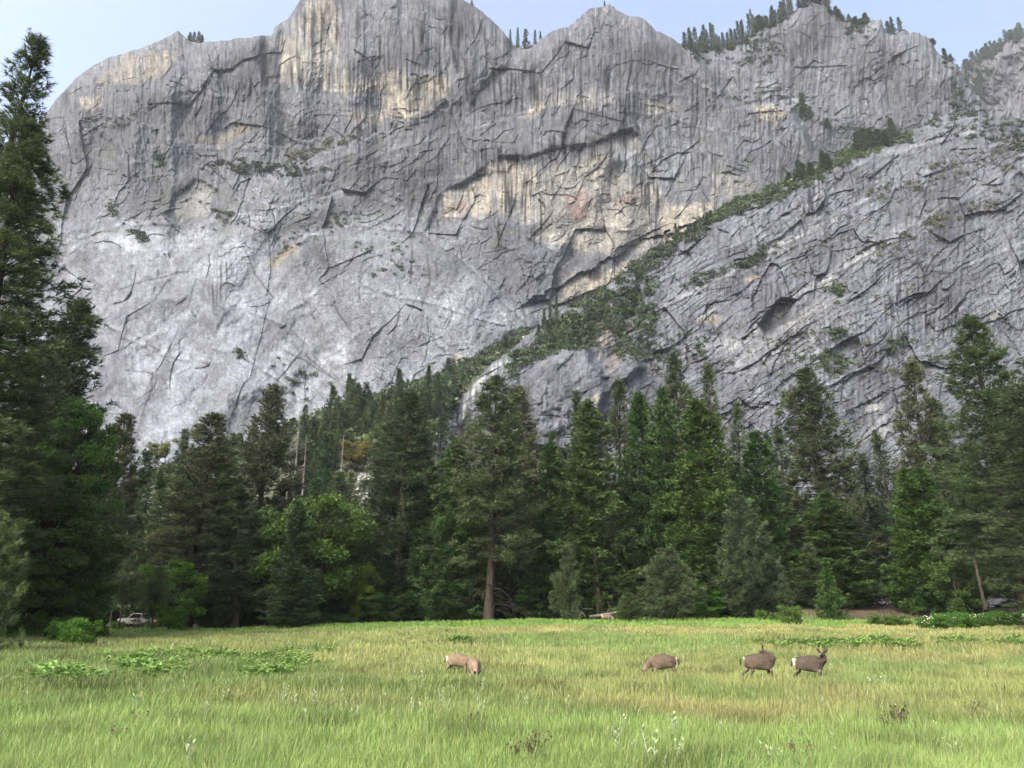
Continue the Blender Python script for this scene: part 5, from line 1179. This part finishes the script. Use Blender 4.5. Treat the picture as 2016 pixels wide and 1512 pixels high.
def car(kind, px, py, Y, heading, paint, lab):
    x, y, z = W3(px, py, Y); x, y = x, y; z = float(gz(x, y)) + .03
    e = bpy.data.objects.new("pickup_truck" if kind == 'pickup' else "parked_car", None); COL.objects.link(e); e.location = (x, y, z); e.rotation_euler = (0, 0, heading)
    tag(e, lab, "pickup" if kind == 'pickup' else "car")
    if kind == 'pickup':
        body = [(-2.7,.5),(-2.72,1.12),(-.85,1.14),(-.75,1.72),(-.3,1.82),(.55,1.8),(1.25,1.2),(2.45,1.1),(2.65,.95),(2.68,.5),(2.2,.38),(-2.2,.38)]
        win = [(-.68,1.2),(-.62,1.66),(-.25,1.74),(.5,1.72),(1.08,1.2)]; fr = ((.60,1.74),(1.22,1.22))
    else:
        body = [(-2.25,.45),(-2.28,.95),(-2.05,1.08),(-1.4,1.42),(-.6,1.52),(.3,1.5),(1.1,1.02),(2.05,.9),(2.25,.7),(2.27,.42),(1.9,.3),(-1.9,.3)]
        win = [(-1.6,1.08),(-1.25,1.38),(-.55,1.45),(.25,1.43),(.9,1.04)]; fr = ((.35,1.46),(1.06,1.04))
    obj("body", loft("body", body, .92, paint), e)
    for s in (1, -1):
        v = [(q[0], s * (.925 if kind == 'pickup' else .925) + s * d_, q[1]) for d_ in (0, .012) for q in win]; k = len(win)
        me = bpy.data.meshes.new("side_window"); me.from_pydata(v, [], [tuple(range(k)), tuple(range(k, 2 * k))[::-1]] + [(i, (i + 1) % k, k + (i + 1) % k, k + i) for i in range(k)]); me.materials.append(M_GLASS)
        obj("side_window", me, e)
    (xa, za), (xb, zb) = fr; v = [(xa + .03, -.78, za), (xa + .03, .78, za), (xb + .03, .84, zb), (xb + .03, -.84, zb)]; v += [(a_ + .012, b_, c_ + .012) for a_, b_, c_ in v]
    me = bpy.data.meshes.new("windscreen"); me.from_pydata(v, [], [(0,1,2,3),(7,6,5,4),(0,4,5,1),(1,5,6,2),(2,6,7,3),(3,7,4,0)]); me.materials.append(M_GLASS); obj("windscreen", me, e)
    L = 2.72 if kind == 'pickup' else 2.28
    for s in (1, -1):
        obj("tail_light", box("tail_light", -L - .015, -L + .1, s * .7 - .12, s * .7 + .13, .78, 1.05, M_TAIL), e)
        obj("headlight", box("headlight", L - .18, L + .0, s * .68 - .14, s * .68 + .14, .68, .86, M_LAMP), e)
        for xx in ((-1.65, 1.7) if kind == 'pickup' else (-1.35, 1.4)): wheel_parts(e, xx, s * .85)
    obj("bumper", box("bumper", L - .05, L + .09, -.85, .85, .42, .58, M_RIM), e)
    return e
car('pickup', 273, 1225, 110.9, PI, M_WHITE, "white pickup truck with lit red tail lamp, parked behind the trees at the left")
car('car', 533, 1222, 113.5, PI, M_BLACK, "dark parked car in the shade left of the short dark cedar")
car('car', 1722, 1188, 112.5, 0, M_WHITE, "white car half hidden between the trees left of the bright green cedars")
car('car', 1690, 1188, 113.0, PI, M_SILV, "grey parked car just left of the half hidden white car")
car('pickup', 1958, 1190, 104.5, 0, M_SILV, "silver pickup truck behind the dark leaning trunk at the right")
car('car', 1222, 1200, 113.5, PI, M_WHITE, "white parked car glimpsed behind the low pine bush near the brown trunk")
def post(px, py, Y, H_, lab):
    x, y, z = W3(px, py, Y); z = float(gz(x, y)); me = box("roadside_post", -.06, .06, -.06, .06, 0, H_, M_LAMP)
    e = obj("roadside_post", me, None, (x, y, z)); tag(e, lab, "post"); obj("cap", box("cap", -.08, .08, -.08, .08, H_, H_ + .05, M_RIM), e)
post(692, 1205, 108, 1.6, "pale short post in the dark gap right of the big maple"); post(1002, 1195, 108, 1.7, "white post seen right of the bare lower trunk of the great grey pine")
